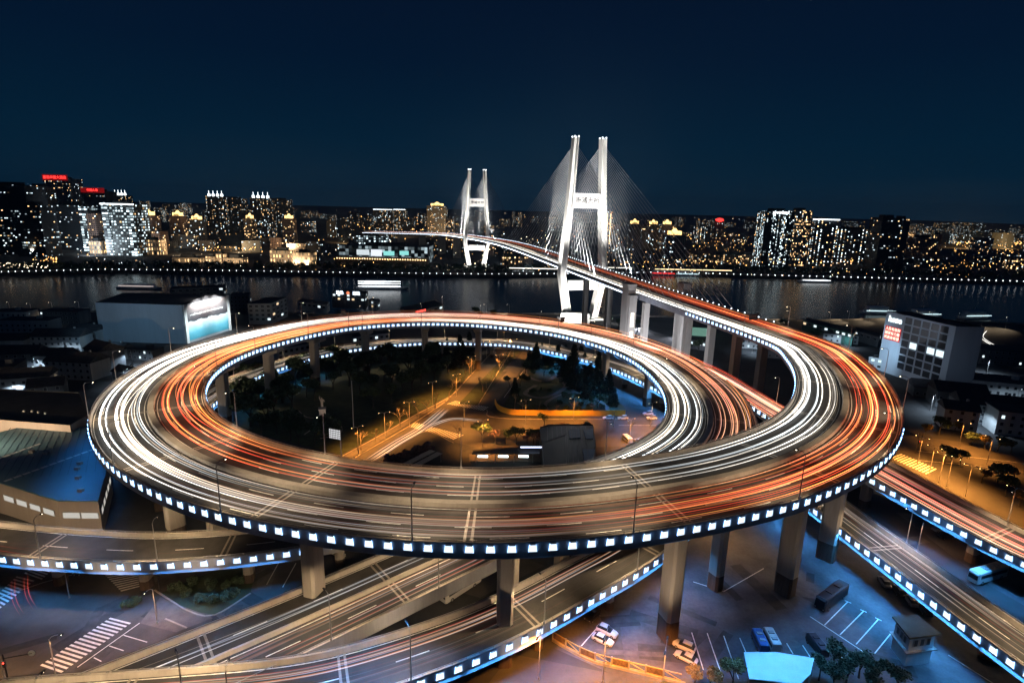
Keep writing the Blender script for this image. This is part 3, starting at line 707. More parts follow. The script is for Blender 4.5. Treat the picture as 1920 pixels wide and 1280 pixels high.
strip(MAIN, S_ROLL - 45, S_ROLL + 72, -13.98, 22, STRIP_HI*.7, spread=64)
strip(LOOP, LOOP.near(19, 309), LOOP.L, -5.72, 14, STRIP_LO); strip(LOOP, LOOP.near(-119, 200), LOOP.near(-101, 284), -5.72, 16, STRIP_LO*.5)
strip(FRONT, 6, FRONT.L - 20, -6.22, 14, STRIP_LO*.8); strip(LEFTR, 10, LEFTR.L - 34, -5.97, 14, STRIP_LO*.4); strip(EXIT, EXIT.near(109, 152), EXIT.L, -8.0, 14, STRIP_LO*.8)
for (x, y), e_ in (((26, 82), 22000), ((4, 78), 8000), ((-42, 78), 16000), ((-66, 92), 16000), ((-86, 108), 14000), ((78, 108), 5000), ((97, 128), 5000), ((60, 92), 4000), ((-100, 96), 7000), ((-84, 96), 7000), ((-20, 84), 5000)):
    light('SPOT', (x, y + 2, 1.2), e_*.8, (1.0, .74, .48), None, (x, y + 14, 15), .3, 70, .9, 'pier_light')  # added warm uplights that brighten the front piers, no fixtures modelled
# ------------------------------------------------------------------ ground streets
ROADM = mat('street_asphalt', (0.06, 0.055, 0.05), 0.7, 0.3, 0.25, bump=0.15)
PAVE = mat('paving', (0.12, 0.105, 0.095), 0.85, 0.3, 0.5, bump=0.2)
KERB = mat('kerb_stone', (0.33, 0.29, 0.24), 0.85, 0.2, 0.8)
GRASS = mat('grass', (0.03, 0.045, 0.022), 0.95, 0.5, 0.3, bump=0.3)
def street(name, px_, z, m=ROADM): return tag(MB().sheet([at(u, v)[:2] for u, v in px_], z).build(name, m), kind='structure')
street('road', [(560,930),(655,860),(770,795),(834,752),(912,766),(793,808),(691,872),(640,940)], .012)
street('road', [(770,797),(834,752),(912,764),(938,784),(1260,782),(1275,835),(1100,838),(905,842),(850,828),(795,808)], .016)
street('road', [(836,752),(884,702),(915,670),(944,636),(964,636),(932,690),(884,757)], .020)
street('road', [(893,760),(948,700),(988,648),(1006,648),(962,715),(920,768)], .024)
street('road', [(884,702),(1010,690),(1010,676),(905,680)], .028)
street('road', [(-400,1120),(60,1046),(640,1040),(720,1090),(420,1340),(-400,1400)], .012)
street('road', [(900,1300),(960,1225),(1290,1290),(1270,1400),(900,1400)], .012)
street('road', [(1640,840),(2000,900),(2000,850),(1690,815)], .012)
street('road', [(500,1010),(900,1120),(1020,1060),(900,1010)], .012)
street('pavement', [(640,856),(847,741),(836,752),(655,862)], .10, PAVE)
street('pavement', [(860,757),(900,715),(960,655),(978,655),(935,705),(896,760)], .10, GRASS)
street('pavement', [(262,1168),(300,1120),(400,1158),(330,1185)], .06, PAVE)
street('lawn', [(430,800),(480,700),(640,655),(880,660),(900,680),(846,740),(640,852)], .05, GRASS)
street('lawn', [(940,765),(975,710),(1010,655),(1110,690),(1175,770)], .05, GRASS)
street('car_park', [(1090,1060),(1250,1020),(1500,960),(1560,990),(1790,1160),(2000,1330),(1300,1330),(1040,1215)], .008, mat('car_park_asphalt', (0.07, 0.07, 0.073), 0.75, 0.6, 0.16, bump=0.15))
street('car_park', [(1680,960),(1790,970),(2000,1120),(2000,1180),(1860,1100)], .008, MATS['car_park_asphalt'])
def gpath(name, px_, w, z, m, h=0.0, kind='structure', label=None, cat=None):
    P = Path([at(u, v) for u, v in px_], 1.5); mb = MB()
    if h: P.sweep(mb, [(w/2, z), (w/2, z + h), (-w/2, z + h), (-w/2, z)][::-1])
    else: P.sweep(mb, [(w/2, z), (-w/2, z)], closed=False)
    o = mb.build(name, m)
    return tag(o, label, cat, None, None if cat else kind)
for px_ in ([(640,856),(720,812),(780,777),(847,741),(880,705)], [(655,864),(770,797),(834,754)], [(691,870),(793,810),(850,830)], [(836,752),(884,702),(944,636)], [(290,1106),(318,1124),(355,1146),(402,1153),(470,1112)], [(912,768),(940,784),(1180,786)], [(960,655),(896,760)], [(310,1160),(350,1177)]):
    gpath('kerb', px_, .35, .0, KERB, .16)
gpath('garden_path', [(1000,665),(985,700),(1022,715),(1050,700),(1060,725),(1020,745),(985,738),(1005,722)], 2.2, .07, PAVE)
gpath('garden_path', [(1045,700),(1070,730),(1130,755),(1140,772)], 2.0, .075, PAVE)
gpath('garden_path', [(1030,772),(1022,758),(1045,742),(1075,735)], 1.8, .08, PAVE)
gpath('garden_path', [(600,822),(635,815),(640,800),(625,790),(600,788)], .5, .07, KERB)
gpath('garden_path', [(560,770),(575,782),(600,785),(590,800),(570,815)], .5, .075, KERB)
mkp = MB()
def line(a, b, w=.2, z=.045):
    p, q = at(*a, z), at(*b, z); d = (q - p).normalized(); s = Vector((-d.y, d.x, 0))*(w/2)
    mkp.add([p - s, q - s, q + s, p + s], [(0, 1, 2, 3)])
def zebra(a0, a1, b0, b1, n, z=.045):
    A0, A1, B0, B1 = at(*a0, z), at(*a1, z), at(*b0, z), at(*b1, z)
    for k in range(n):
        t, t2 = k/n, (k + .48)/n
        vs = [A0.lerp(A1, t), A0.lerp(A1, t2), B0.lerp(B1, t2), B0.lerp(B1, t)]
        if (vs[1] - vs[0]).cross(vs[2] - vs[0]).z < 0: vs = vs[::-1]
        mkp.add(vs, [(0, 1, 2, 3)])
zebra((855,751),(918,763),(838,757),(908,770), 17); zebra((778,791),(798,797),(770,800),(787,806), 5); zebra((810,800),(872,816),(797,807),(852,824), 13)
zebra((246,1167),(110,1264),(207,1157),(70,1250), 16); zebra((184,1064),(229,1110),(225,1060),(290,1094), 13); zebra((-20,1128),(34,1077),(0,1140),(68,1085), 10); zebra((45,1074),(70,1060),(78,1086),(98,1068), 4)
zebra((1690,850),(1760,880),(1670,858),(1740,890), 12)
for a, b in [((0,1119),(82,1091)), ((82,1091),(200,1060)), ((145,1250),(262,1167)), ((232,1190),(276,1203)), ((205,1210),(232,1219)), ((176,1232),(190,1239)), ((1297,1185),(1319,1255)), ((1326,1186),(1354,1267)), ((1357,1191),(1385,1272)), ((1387,1195),(1420,1272)), ((1519,1155),(1625,1225)), ((1590,1127),(1546,1171)), ((1619,1145),(1575,1189)), ((1647,1160),(1605,1207)), ((1670,1187),(1640,1224)),
        ((1584,1125),(1596,1130)), ((1613,1142),(1625,1147)), ((1641,1157),(1653,1163)), ((1475,1205),(1487,1225)), ((1505,1209),(1520,1232)), ((1567,1216),(1582,1236)), ((1300,1090),(1357,1108)), ((1357,1108),(1432,1065)), ((1778,1227),(1870,1285)), ((1090,1210),(1125,1170)), ((1262,1225),(1305,1250)), ((870,758),(935,690)), ((690,868),(795,805)), ((945,745),(985,690)), ((1160,797),(1230,797)), ((500,1095),(525,1050)), ((530,1100),(555,1055)), ((1700,860),(1900,880)), ((1720,845),(1920,868))]: line(a, b)
rp_ = random.Random(3)
for k in range(46):
    u, v = (rp_.uniform(1130, 1880), rp_.uniform(1010, 1260)) if k % 2 else (rp_.uniform(20, 640), rp_.uniform(1080, 1260))
    p = at(u, v); a_ = rp_.uniform(0, 3.14); w_, l_ = rp_.uniform(.5, 2.2), rp_.uniform(1.5, 9); cs, sn = math.cos(a_), math.sin(a_)
    tag(MB().sheet([(p.x + x*cs - y*sn, p.y + x*sn + y*cs) for x, y in ((-l_, -w_), (l_, -w_), (l_, w_), (-l_, w_))], .022 + k*.0004).build('road_patch', mat('patched_asphalt_%d' % (k % 3), [(.035, .034, .034), (.09, .088, .085), (.05, .048, .046)][k % 3], .8, .4, .7)), kind='structure')
tag(mkp.build('road_markings', PAINT), kind='structure')
sandbed = street('planting_bed', [(300,1112),(355,1145),(402,1152),(470,1112),(480,1062),(400,1070)], .05, GRASS)
wall_y = gpath('site_hoarding', [(928,757),(934,768),(950,775),(975,778),(1060,779),(1172,779)], .15, 0, mat('yellow_hoarding', (0.62, 0.36, 0.05), .7, .15, .4), 2.4, label='long yellow hoarding wall around the garden plot inside the spiral', cat='wall')

# ------------------------------------------------------------------ buildings near by
DW = mat('dark_wall', (0.13, 0.14, 0.15), .85, .3, .15, streak=True); GW = mat('grey_cladding', (0.34, 0.38, 0.42), .7, .12, .1, streak=True)
TANW = mat('tan_wall', (0.38, 0.33, 0.29), .85, .15, .12, streak=True); ROOFD = mat('dark_roof', (0.035, 0.038, 0.042), .8, .4, .2)
BLUEROOF = mat('blue_sheet_roof', (0.10, 0.21, 0.27), .5, .12, .06); PLAST = mat('pale_render', (0.40, 0.42, 0.42), .85, .2, .2, streak=True)
GLASSD = mat('dark_glass', (0.012, 0.015, 0.02), .3, .2, .3); LITC = emit('lit_room_cool', (.78, .95, 1.0), 1.3, 'NONE'); LITW = emit('lit_room_warm', (1.0, .72, .42), 1.2, 'NONE')
TILE = mat('tiled_roof', (0.05, 0.05, 0.055), .85, .4, .8)
def walls(poly, z0, z1, root, wm, rm, par=.7, name='wall'):
    """storeys on a footprint: walls with metric UV, a flat roof inside a parapet"""
    n = len(poly); ar = sum(poly[i][0]*poly[(i+1) % n][1] - poly[(i+1) % n][0]*poly[i][1] for i in range(n))
    if ar < 0: poly = poly[::-1]
    mb = MB(); mb.uv = []; u = 0
    for i in range(n):
        a, b = poly[i], poly[(i+1) % n]; L = math.hypot(b[0]-a[0], b[1]-a[1])
        mb.add([(a[0], a[1], z0), (b[0], b[1], z0), (b[0], b[1], z1), (a[0], a[1], z1)], [(0, 1, 2, 3)]); mb.uv += [(u, z0), (u + L, z0), (u + L, z1), (u, z1)]; u = math.ceil((u + L)/3.4)*3.4
    zr = z1 - par
    mb.add([(p[0], p[1], zr) for p in poly], [tuple(range(n))], 1); mb.uv += [(0, 0)]*n
    if par:
        cx, cy = sum(p[0] for p in poly)/n, sum(p[1] for p in poly)/n; k = .985
        inn = [(cx + (p[0]-cx)*k, cy + (p[1]-cy)*k) for p in poly]
        for i in range(n):
            a, b, c, d = poly[i], poly[(i+1) % n], inn[(i+1) % n], inn[i]
            mb.add([(a[0], a[1], z1), (b[0], b[1], z1), (c[0], c[1], z1), (d[0], d[1], z1)], [(0, 1, 2, 3)], 1); mb.uv += [(0, 0)]*4
            mb.add([(d[0], d[1], z1), (c[0], c[1], z1), (c[0], c[1], zr), (d[0], d[1], zr)], [(0, 1, 2, 3)], 1); mb.uv += [(0, 0)]*4
    return wb(mb, name, [wm, rm], root)
def window(root, a, b, u, z, w, h, m, fr=None, wallz=0.0):
    """one window on the wall running from a to b (anticlockwise, outward to the right): frame > pane"""
    d = (Vector((b[0], b[1], 0)) - Vector((a[0], a[1], 0))).normalized(); o = Vector((d.y, -d.x, 0))
    c = Vector((a[0], a[1], 0)) + d*u
    f = wb(MB().box((c.x + o.x*.04, c.y + o.y*.04, z), (w + .24, .16, h + .24), math.atan2(d.y, d.x)), 'window', fr or PLAST, root)
    p = wb(MB().box((c.x + o.x*.1, c.y + o.y*.1, z), (w, .08, h), math.atan2(d.y, d.x)), 'pane', m, f); p.matrix_parent_inverse = Matrix()
def bld(name, label, cat, loc): return tag(empty(name, loc), label, cat)
# hall with the blue roof, lower left
c = [at(184,939,9.5), at(204,869,9.5), at(172,800,9.5), at(40,800,9.5), at(-180,860,9.5), at(0,905,9.5), at(107,938,9.5)]
P2 = [(p.x, p.y) for p in c]; r = bld('hall', 'long pale hall with a bright blue sheet roof at the left edge', 'building', (P2[0][0], P2[0][1], 0))
walls(P2, 0, 9.3, r, TANW, BLUEROOF, 0); wb(MB().prism(P2, 9.31, 9.6), 'roof', BLUEROOF, r)
mb = MB()
for a, b in (((8,902),(200,833)), ((-60,880),(82,829))):
    p, q = at(*a, 9.66), at(*b, 9.66); d = (q - p).normalized(); s = Vector((-d.y, d.x, 0))*.55; n_ = int((q - p).length/2.2)
    for k in range(n_):
        t0, t1 = p + d*(k*2.2), p + d*(k*2.2 + 1.8); mb.add([t0 - s, t1 - s, t1 + s, t0 + s], [(0, 1, 2, 3)])
wb(mb, 'skylights', mat('skylight', (0.55, 0.6, 0.62), .4, .1), r)['kind'] = 'stuff'
for (u, v) in ((150,870),(145,880),(152,921),(147,897),(87,851),(60,848)):
    p = at(u, v, 9.6); wb(MB().box((p.x, p.y, 10.0), (1.2, 1.0, .8)), 'roof_vent', STEEL, r)
WINLIT = emit('strip_window', (1.0, .95, .85), .55, 'NONE')
for i in range(6):
    a, b = (P2[6], P2[0]) if i < 2 else (P2[5], P2[6])
    L = math.hypot(b[0]-a[0], b[1]-a[1]); window(r, a, b, (L*(.3 + .45*i)) if i < 2 else L*(.12 + .235*(i - 2)), 5.4, 4.2, 1.5, WINLIT)
a, b = P2[0], P2[1]
for k in range(5): window(r, a, b, 3.5 + k*4.4, 5.4, 2.6, 1.6, WINLIT)
SEAM = mat('seam', (.05, .12, .18), .6)
for k in range(15): p, q = at(-60 + k*17, 905 - k*1.5, 9.62), at(20 + k*12, 802, 9.62); wb(MB().bar(p, q, .12, .06), 'roof_seam', SEAM, r)
# box building behind it
c = [at(-150,775,12), at(131,797,12), at(168,775,12), at(150,735,12), at(-150,722,12)]; P2 = [(p.x, p.y) for p in c]
r = bld('storehouse', 'plain pale storehouse with a flat black roof at the far left, behind the blue roof', 'building', (P2[1][0], P2[1][1], 0)); walls(P2, 0, 12, r, TANW, ROOFD, .4)
window(r, P2[1], P2[2], 5.5, 7.5, 1.6, 2.6, GLASSD)
for k, (u, v) in enumerate(((45,772),(60,772),(72,774),(85,776))): p = at(u, v, 11.6); wb(MB().box((p.x, p.y, 11.9), (.5, .5, .6)), 'roof_vent', PLAST, r)
light('SPOT', (-165, 148, 13.5), 80000, (1, .72, .45), None, (-160, 182, 7), .5, 120, .9, 'yard_light')  # added fill spots, no fixture, to brighten the storehouse and hall walls
light('SPOT', (-128, 112, 9), 15000, (1, .74, .5), None, (-110, 136, 4), .5, 120, .9, 'yard_light')
# large hall with the mural
ZB = 24.0
A, B, D_ = at(341,572,ZB), at(427,553,ZB), at(178,567,ZB); E_ = D_ + (B - A)
P2 = [(D_.x, D_.y), (A.x, A.y), (B.x, B.y), (E_.x, E_.y)]
r = bld('exhibition_hall', 'huge windowless grey-blue hall with a floodlit seascape mural on its right end', 'building', (A.x, A.y, 0)); walls(P2, 0, ZB, r, GW, ROOFD, .3)
mb = MB(); mb.add([(D_.x, D_.y, ZB + .02), (A.x, A.y, ZB + .02), (B.x, B.y, ZB + .02), (E_.x, E_.y, ZB + .02), (*((D_ + E_)/2)[:2], ZB + 3.0), (*((A + B)/2)[:2], ZB + 3.0)], [(0, 1, 5, 4), (2, 3, 4, 5), (1, 2, 5), (3, 0, 4)]); wb(mb, 'roof', ROOFD, r)
mm = bpy.data.materials.new('mural'); n, l, b = nodes(mm); b.inputs['Roughness'].default_value = .6
tcn = n.new('ShaderNodeUVMap'); tcn.uv_map = 'wall'; sp = n.new('ShaderNodeSeparateXYZ'); l.new(tcn.outputs[0], sp.inputs[0])
nz = n.new('ShaderNodeTexNoise'); nz.inputs['Scale'].default_value = .18; nz.inputs['Detail'].default_value = 8; l.new(tcn.outputs[0], nz.inputs[0])
ma = n.new('ShaderNodeMath'); ma.operation = 'MULTIPLY_ADD'; ma.inputs[1].default_value = 4.5; l.new(nz.outputs[0], ma.inputs[0]); l.new(sp.outputs[1], ma.inputs[2])
mr = n.new('ShaderNodeMapRange'); mr.inputs[1].default_value = 2; mr.inputs[2].default_value = 26; l.new(ma.outputs[0], mr.inputs[0])
cr = n.new('ShaderNodeValToRGB'); l.new(mr.outputs[0], cr.inputs[0]); q = cr.color_ramp.elements
q[0].position = .0; q[0].color = (.06, .33, .44, 1); q[1].position = 1; q[1].color = (.72, .68, .66, 1)
for pp, cc in ((.22, (.12, .42, .52)), (.40, (.45, .62, .68)), (.52, (.68, .76, .78)), (.545, (.03, .03, .035)), (.64, (.07, .06, .065)), (.74, (.17, .16, .165)), (.88, (.30, .28, .28))): e = q.new(pp); e.color = cc + (1,)
l.new(cr.outputs[0], b.inputs['Base Color'])
d = (B - A).normalized(); o_ = Vector((d.y, -d.x, 0)); L = (B - A).length; mb = MB(); mb.uv = []
a0, b0 = A + d*3.2 + o_*.15, B - d*2.0 + o_*.15
mb.add([(a0.x, a0.y, 1.5), (b0.x, b0.y, 1.5), (b0.x, b0.y, ZB - 1), (a0.x, a0.y, ZB - 1)], [(0, 1, 2, 3)]); mb.uv += [(0, 0), (L, 0), (L, ZB), (0, ZB)]
mu = wb(mb, 'mural', mm, r)
for t in (1.6, L - .9): q_ = A + d*t + o_*.3; wb(MB().box((q_.x, q_.y, ZB/2), (2.2, .6, ZB), math.atan2(d.y, d.x)), 'pilaster', WHITE, r)
for t in (.3, .5, .7): q_ = A + d*(L*t) + o_*5.0; light('SPOT', (q_.x, q_.y, ZB + 2.5), 16000, (1, .93, .9), None, (A.x + d.x*L*t, A.y + d.y*L*t, ZB - 4), .4, 120, .8, 'mural_light')
for t in (.2, .8): q_ = A + d*(L*t) + o_*14.0; light('SPOT', (q_.x, q_.y, 12), 16000, (.75, .92, 1), None, (A.x + d.x*L*t, A.y + d.y*L*t, 9), .4, 110, .8, 'mural_light')
q_ = Vector(((D_.x + A.x)/2 + 4, (D_.y + A.y)/2 - 55, 26)); light('SPOT', q_, 26000, (.35, .68, 1), None, ((D_.x + A.x)/2, (D_.y + A.y)/2, 14), 1, 95, .8, 'yard_light')  # fixtureless spot hung in front of the hall to brighten its long wall
mb = MB(); rr = random.Random(4)
for k in range(26): mb.box((*(A + d*(L*.14 + k*L*.028) + o_*.22)[:2], ZB*.70 + rr.uniform(-.1, .2)), (L*.016, .1, rr.uniform(.7, 1.3)), math.atan2(d.y, d.x))
wb(mb, 'lettering', WHITE, r)
# right-hand office block
A, B = at(1663,583,34), at(1793,612,34); L = (B - A).length; d = (B - A).normalized(); bk = Vector((-d.y, d.x, 0)); bk = bk if bk.y > 0 else -bk
E_ = B + (at(1836,613,34) - B).normalized()*14; F_ = A + (E_ - B); P2 = [(A.x, A.y), (B.x, B.y), (E_.x, E_.y), (F_.x, F_.y)]
r = bld('office_block', 'grey office block with a grid of dark windows and a glowing red slogan board', 'building', (A.x, A.y, 0)); walls(P2, 0, 34, r, GW, ROOFD, .6)
W0 = L*.30; cw = L*.63/5
for i in range(5):
    for j in range(7):
        z = 31.3 - j*4.15; lit = {(1,3): LITC, (3,3): LITC, (4,3): LITC}.get((i, j), GLASSD)
        window(r, P2[0], P2[1], W0 + cw*(i + .5), z, cw*.80, 3.3, lit, GW)
nf = Vector((d.y, -d.x, 0)); nf = nf if nf.y < 0 else -nf
c0 = A + d*(L*.155) + nf*.2
MB_ = MB().box((c0.x, c0.y, 22.4), (L*.25, .25, 7.6), math.atan2(d.y, d.x)); sb = wb(MB_, 'sign_board', emit('red_board', (.75, .02, .02), .45, 'NONE', (.3, .01, .01)), r)
REDTXT = emit('red_letters', (1.0, .62, .5), 2.2, 'NONE')
for k, tx in enumerate(('人民有信仰', '国家有力量', '民族有希望')): text_mesh(tx, 2.0, c0 + nf*.22 - Vector((0, 0, c0.z)) + Vector((0, 0, 24.8 - 2.4*k)), REDTXT, sb, rt=d)
c1 = A + d*(L*.16) + nf*.25; text_mesh('hose', 4.6, c1 - Vector((0, 0, c1.z)) + Vector((0, 0, 30.2)), emit('white_letters', (.85, 1, 1), 3.5, 'NONE'), r, .1, False, d)
light('SPOT', (A.x - 40, A.y - 60, 20), 22000, (.62, .78, 1), None, ((A.x + B.x)/2, (A.y + B.y)/2, 20), .5, 70, .9, 'yard_light')  # fill spot without a fixture, brightens the office front
# low annexe in front of it
A, B = at(1630,668,7), at(1712,683,7); d = (B - A).normalized(); bk = Vector((-d.y, d.x, 0)); bk = bk if bk.y > 0 else -bk
P2 = [(A.x, A.y), (B.x, B.y), ((B + bk*9).x, (B + bk*9).y), ((A + bk*9).x, (A + bk*9).y)]
r = bld('annexe', 'low two-storey annexe with a row of lit windows in front of the office block', 'building', (A.x, A.y, 0)); walls(P2, 0, 7, r, PLAST, ROOFD, .5); L = (B - A).length
for k in range(6): window(r, P2[0], P2[1], L*(.1 + .16*k), 5.3, L*.075, 1.3, LITC); window(r, P2[0], P2[1], L*(.1 + .16*k), 2.2, L*.075, 1.3, GLASSD)
q_ = (A + B)/2 - bk*16; light('SPOT', (q_.x - 8, q_.y, 16), 26000, (.5, .75, 1), None, ((A.x + B.x)/2, (A.y + B.y)/2 + 9, 10), .5, 100, .8, 'yard_light')  # another fixtureless fill, for the annexe
# blocks between the spiral and the river
def mid(label, u0, v0, u1, v1, u2, v2, z, wm=PLAST, rows=3, cols=5, name='building', lit=.1, side=True, rt=.5):
    A, B = at(u0, v0, z), at(u1, v1, z); E_ = at(u2, v2, z); F_ = A + (E_ - B); P2 = [(A.x, A.y), (B.x, B.y), (E_.x, E_.y), (F_.x, F_.y)]
    r = bld(name, label, 'building', (A.x, A.y, 0)); walls(P2, 0, z, r, wm, ROOFD, .5)
    rr = random.Random(u0)
    for a, b, nn_ in ((P2[0], P2[1], cols), (P2[1], P2[2], cols if side else 0)):
        L = math.hypot(b[0]-a[0], b[1]-a[1])
        for i in range(nn_):
            for j in range(rows):
                if L/nn_ < 1.2: continue
                window(r, a, b, L*(i + .5)/nn_, z - 2.0 - j*3.1, L/nn_*.5, 1.5, (LITW if rr.random() < .3 else LITC) if rr.random() < lit else GLASSD)
    return r, P2
mid('white four-storey block with a dark flat roof just right of the mural hall', 464, 569, 508, 569, 538, 557, 15, rows=4, cols=4)
mid('dark glazed block standing directly right of the mural hall', 430, 553, 466, 553, 470, 548, 15, DW, rows=4, cols=5)
mid('grey slab block behind the mural hall roof, by the river', 318, 541, 420, 537, 424, 533, 16, DW, rows=2, cols=8)
r, P2 = mid('ferry terminal with a glowing white and blue sign by the river', 622, 548, 684, 551, 690, 545, 13, DW, rows=2, cols=7, lit=.45)
A, B = Vector((*P2[0], 0)), Vector((*P2[1], 0)); d = (B - A).normalized(); nf = Vector((d.y, -d.x, 0)); L = (B - A).length
BWL = emit('blue_white_letters', (.70, .85, 1), 5.0, 'AUTO')
for q_ in (-.25, .25): text_mesh('边检', 3.2, (A + B)/2 + d*(L*q_) + nf*.4 + Vector((0, 0, 13.0)), BWL, r, .1, False, d)
wb(MB().ball(((A + B)/2 + nf*.5 + Vector((0, 0, 13.2)))[:], 1.4, 10, 6), 'emblem', emit('emblem_red', (.9, .25, .12), 1.2, 'NONE'), r)
mid('low grey stepped block right of the ferry terminal', 690, 562, 706, 563, 712, 560, 9, rows=2, cols=3, lit=.3)
r, P2 = mid('long dark shed with a row of red letters along its eave', 765, 587, 832, 571, 815, 562, 8, DW, rows=1, cols=6)
A, B = Vector((*P2[0], 0)), Vector((*P2[1], 0)); d = (B - A).normalized(); nf = Vector((d.y, -d.x, 0))
text_mesh('上海市轮渡公司', 1.9, A.lerp(B, .32) + nf*.4 + Vector((0, 0, 7.2)), emit('red_eave_letters', (1, .07, .05), 3.0, 'NONE'), r, .1, False, d)
mid('long striped warehouse beside the ferry terminal', 558, 565, 612, 572, 618, 566, 7, PLAST, rows=1, cols=6)
mid('low pale block under the far side of the spiral, left part', 520, 655, 600, 640, 590, 634, 7, GW, rows=2, cols=8, lit=.05)
mid('low pale block under the far side of the spiral, right part', 660, 632, 730, 624, 728, 619, 7, GW, rows=2, cols=7, lit=.05)
mid('small white kiosk beside the foot of the near tower', 1052, 586, 1106, 588, 1108, 584, 8, WHITE, rows=0, cols=0)
mid('green glazed market hall with lit strips near the river on the right', 1505, 600, 1600, 625, 1606, 618, 9, mat('green_glass_wall', (.04, .12, .10), .3, .2), rows=1, cols=9, lit=.5)
mid('flat dark depot right of the green hall', 1600, 618, 1648, 632, 1652, 626, 7, DW, rows=1, cols=4, lit=.3)
mid('tennis hall with a glowing green front under the bridge approach', 1278, 612, 1338, 616, 1340, 610, 6, emit('green_court', (.45, .95, .75), .28, 'NONE'), rows=0, cols=0)
mid('row of shops with red lanterns under the bridge approach', 1280, 634, 1332, 642, 1335, 638, 6, DW, rows=1, cols=7, lit=.8)
# black glass terminal and bus platform inside the spiral
c = [(1012,800),(1030,795),(1112,795),(1118,835),(1105,868),(1020,872)]; P2 = [tuple(at(u, v, 6)[:2]) for u, v in c]
r = bld('glass_pavilion', 'black stepped glass pavilion beside the lit bus platform inside the spiral', 'building', (*P2[0], 0)); walls(P2, 0, 6, r, GLASSD, GLASSD, .3)
c = [(1016,830),(1060,815),(1062,870),(1020,873)]; P2 = [tuple(at(u, v, 8.5)[:2]) for u, v in c]; wb(MB().prism(P2, 6.02, 8.5), 'upper_storey', GLASSD, r)
for q in ([(1092,842),(1116,842),(1112,862),(1096,864)], [(1094,806),(1112,804),(1112,822),(1098,822)], [(1066,806),(1086,804),(1088,820),(1068,822)]): wb(MB().prism([tuple(at(u, v, 6.0)[:2]) for u, v in q], 5.75, 6.1), 'skylight', mat('skylight_blue', (.16, .24, .30), .3, .2), r)
for k in range(9): q0, q1 = at(1026 + k*9, 800, 6.1), at(1028 + k*9.4, 866, 6.1); wb(MB().bar(q0, q1, .1), 'roof_rib', STEEL, r)
for a, b in zip(c, c[1:] + c[:1]): p, q = at(*a, 8.55), at(*b, 8.55); wb(MB().bar(p, q, .12), 'roof_edge', STEEL, r)
r = bld('bus_platform', 'bus platform with a long lit canopy inside the spiral', 'shelter', tuple(at(940, 858)))
A, B, E_ = at(885,851,3.4), at(1012,851,3.4), at(1012,840,3.4); F_ = A + (E_ - B)
wb(MB().prism([A[:2], B[:2], E_[:2], F_[:2]], 3.4, 3.6), 'canopy', DARKMETAL, r); p0, p1 = at(880,866), at(1014,866); p2, p3 = at(1014,852), at(880,852)
wb(MB().prism([p0[:2], p1[:2], p2[:2], p3[:2]], .02, .25), 'platform', PAVE, r)
for t in (.06, .34, .62, .9): q_ = A.lerp(B, t); wb(MB().cyl((q_.x, q_.y, .25), (q_.x, q_.y, 3.4), .1), 'post', STEEL, r)
for t in (.16, .46, .76): q_ = A.lerp(B, t); wb(MB().box((q_.x, q_.y - .25, 2.7), (3.4, .3, .7)), 'light_box', emit('light_box', (.78, .98, 1), 4.0), r)
A, B = at(976,838,5), at(1024,838,5); wb(MB().bar(A, B, .35), 'light_bar', emit('blue_bar', (.6, .72, 1), 3.0), r)
A, B = at(768,872,3), at(818,846,3); s_ = (B - A).normalized(); sd = Vector((-s_.y, s_.x, 0))
r = bld('cycle_shelter', 'narrow slatted shelter roof in two strips beside the reddish bushes', 'shelter', tuple(at(790, 870)))
for o in (-1.6, 1.6):
    q_ = [(A + sd*(o - 1.2))[:2], (B + sd*(o - 1.2))[:2], (B + sd*(o + 1.2))[:2], (A + sd*(o + 1.2))[:2]]; wb(MB().prism(q_, 2.9, 3.0), 'roof', mat('slat_roof', (.28, .26, .24), .6, .4, 3.0), r)
for t in (.05, .95):
    for o in (-2.6, 2.6): q_ = A.lerp(B, t) + sd*o; wb(MB().cyl((q_.x, q_.y, 0), (q_.x, q_.y, 2.9), .08), 'post', STEEL, r)
# guard house, canopy and fence in the right car park
c = [at(1673,1155,7), at(1721,1153,7), at(1765,1188,7), at(1706,1196,7)]; P2 = [tuple(p[:2]) for p in c]; cx, cy = sum(p[0] for p in P2)/4, sum(p[1] for p in P2)/4
r = bld('guard_house', 'small two-storey guard house with an overhanging flat roof in the right car park', 'building', (cx, cy, 0)); inn = [(cx + (p[0]-cx)*.8, cy + (p[1]-cy)*.8) for p in P2]
walls(inn, 0, 6.7, r, PLAST, ROOFD, 0); wb(MB().prism(P2, 6.72, 7.05), 'roof', mat('felt_roof', (.05, .06, .05), .9, .4, .3), r)
wb(MB().prism([(cx + (p[0]-cx)*1.0, cy + (p[1]-cy)*1.0) for p in P2], 3.3, 3.5), 'balcony', CONC_D, r)
ii = inn if sum(inn[i][0]*inn[(i+1) % 4][1] - inn[(i+1) % 4][0]*inn[i][1] for i in range(4)) > 0 else inn[::-1]
for i in range(4):
    L = math.dist(ii[i], ii[(i+1) % 4])
    for t in (.25, .5, .75): window(r, ii[i], ii[(i+1) % 4], L*t, 5.2, L*.14, 1.4, GLASSD)
c = [(1395,1222),(1455,1222),(1527,1233),(1520,1262),(1500,1282),(1405,1272)]; P2 = [tuple(at(u, v, 4)[:2]) for u, v in c]
r = bld('canopy', 'white fabric canopy at the bottom edge beside the parked van', 'canopy', (*P2[0], 0)); wb(MB().prism(P2, 3.9, 4.05), 'roof', WHITE, r)
for p in P2: wb(MB().cyl((p[0], p[1], 0), (p[0], p[1], 3.9), .09), 'post', STEEL, r)
r = bld('boundary_fence', 'orange-lit fence of braced frames and poster panels around the middle car park', 'fence', tuple(at(1110, 1235)))
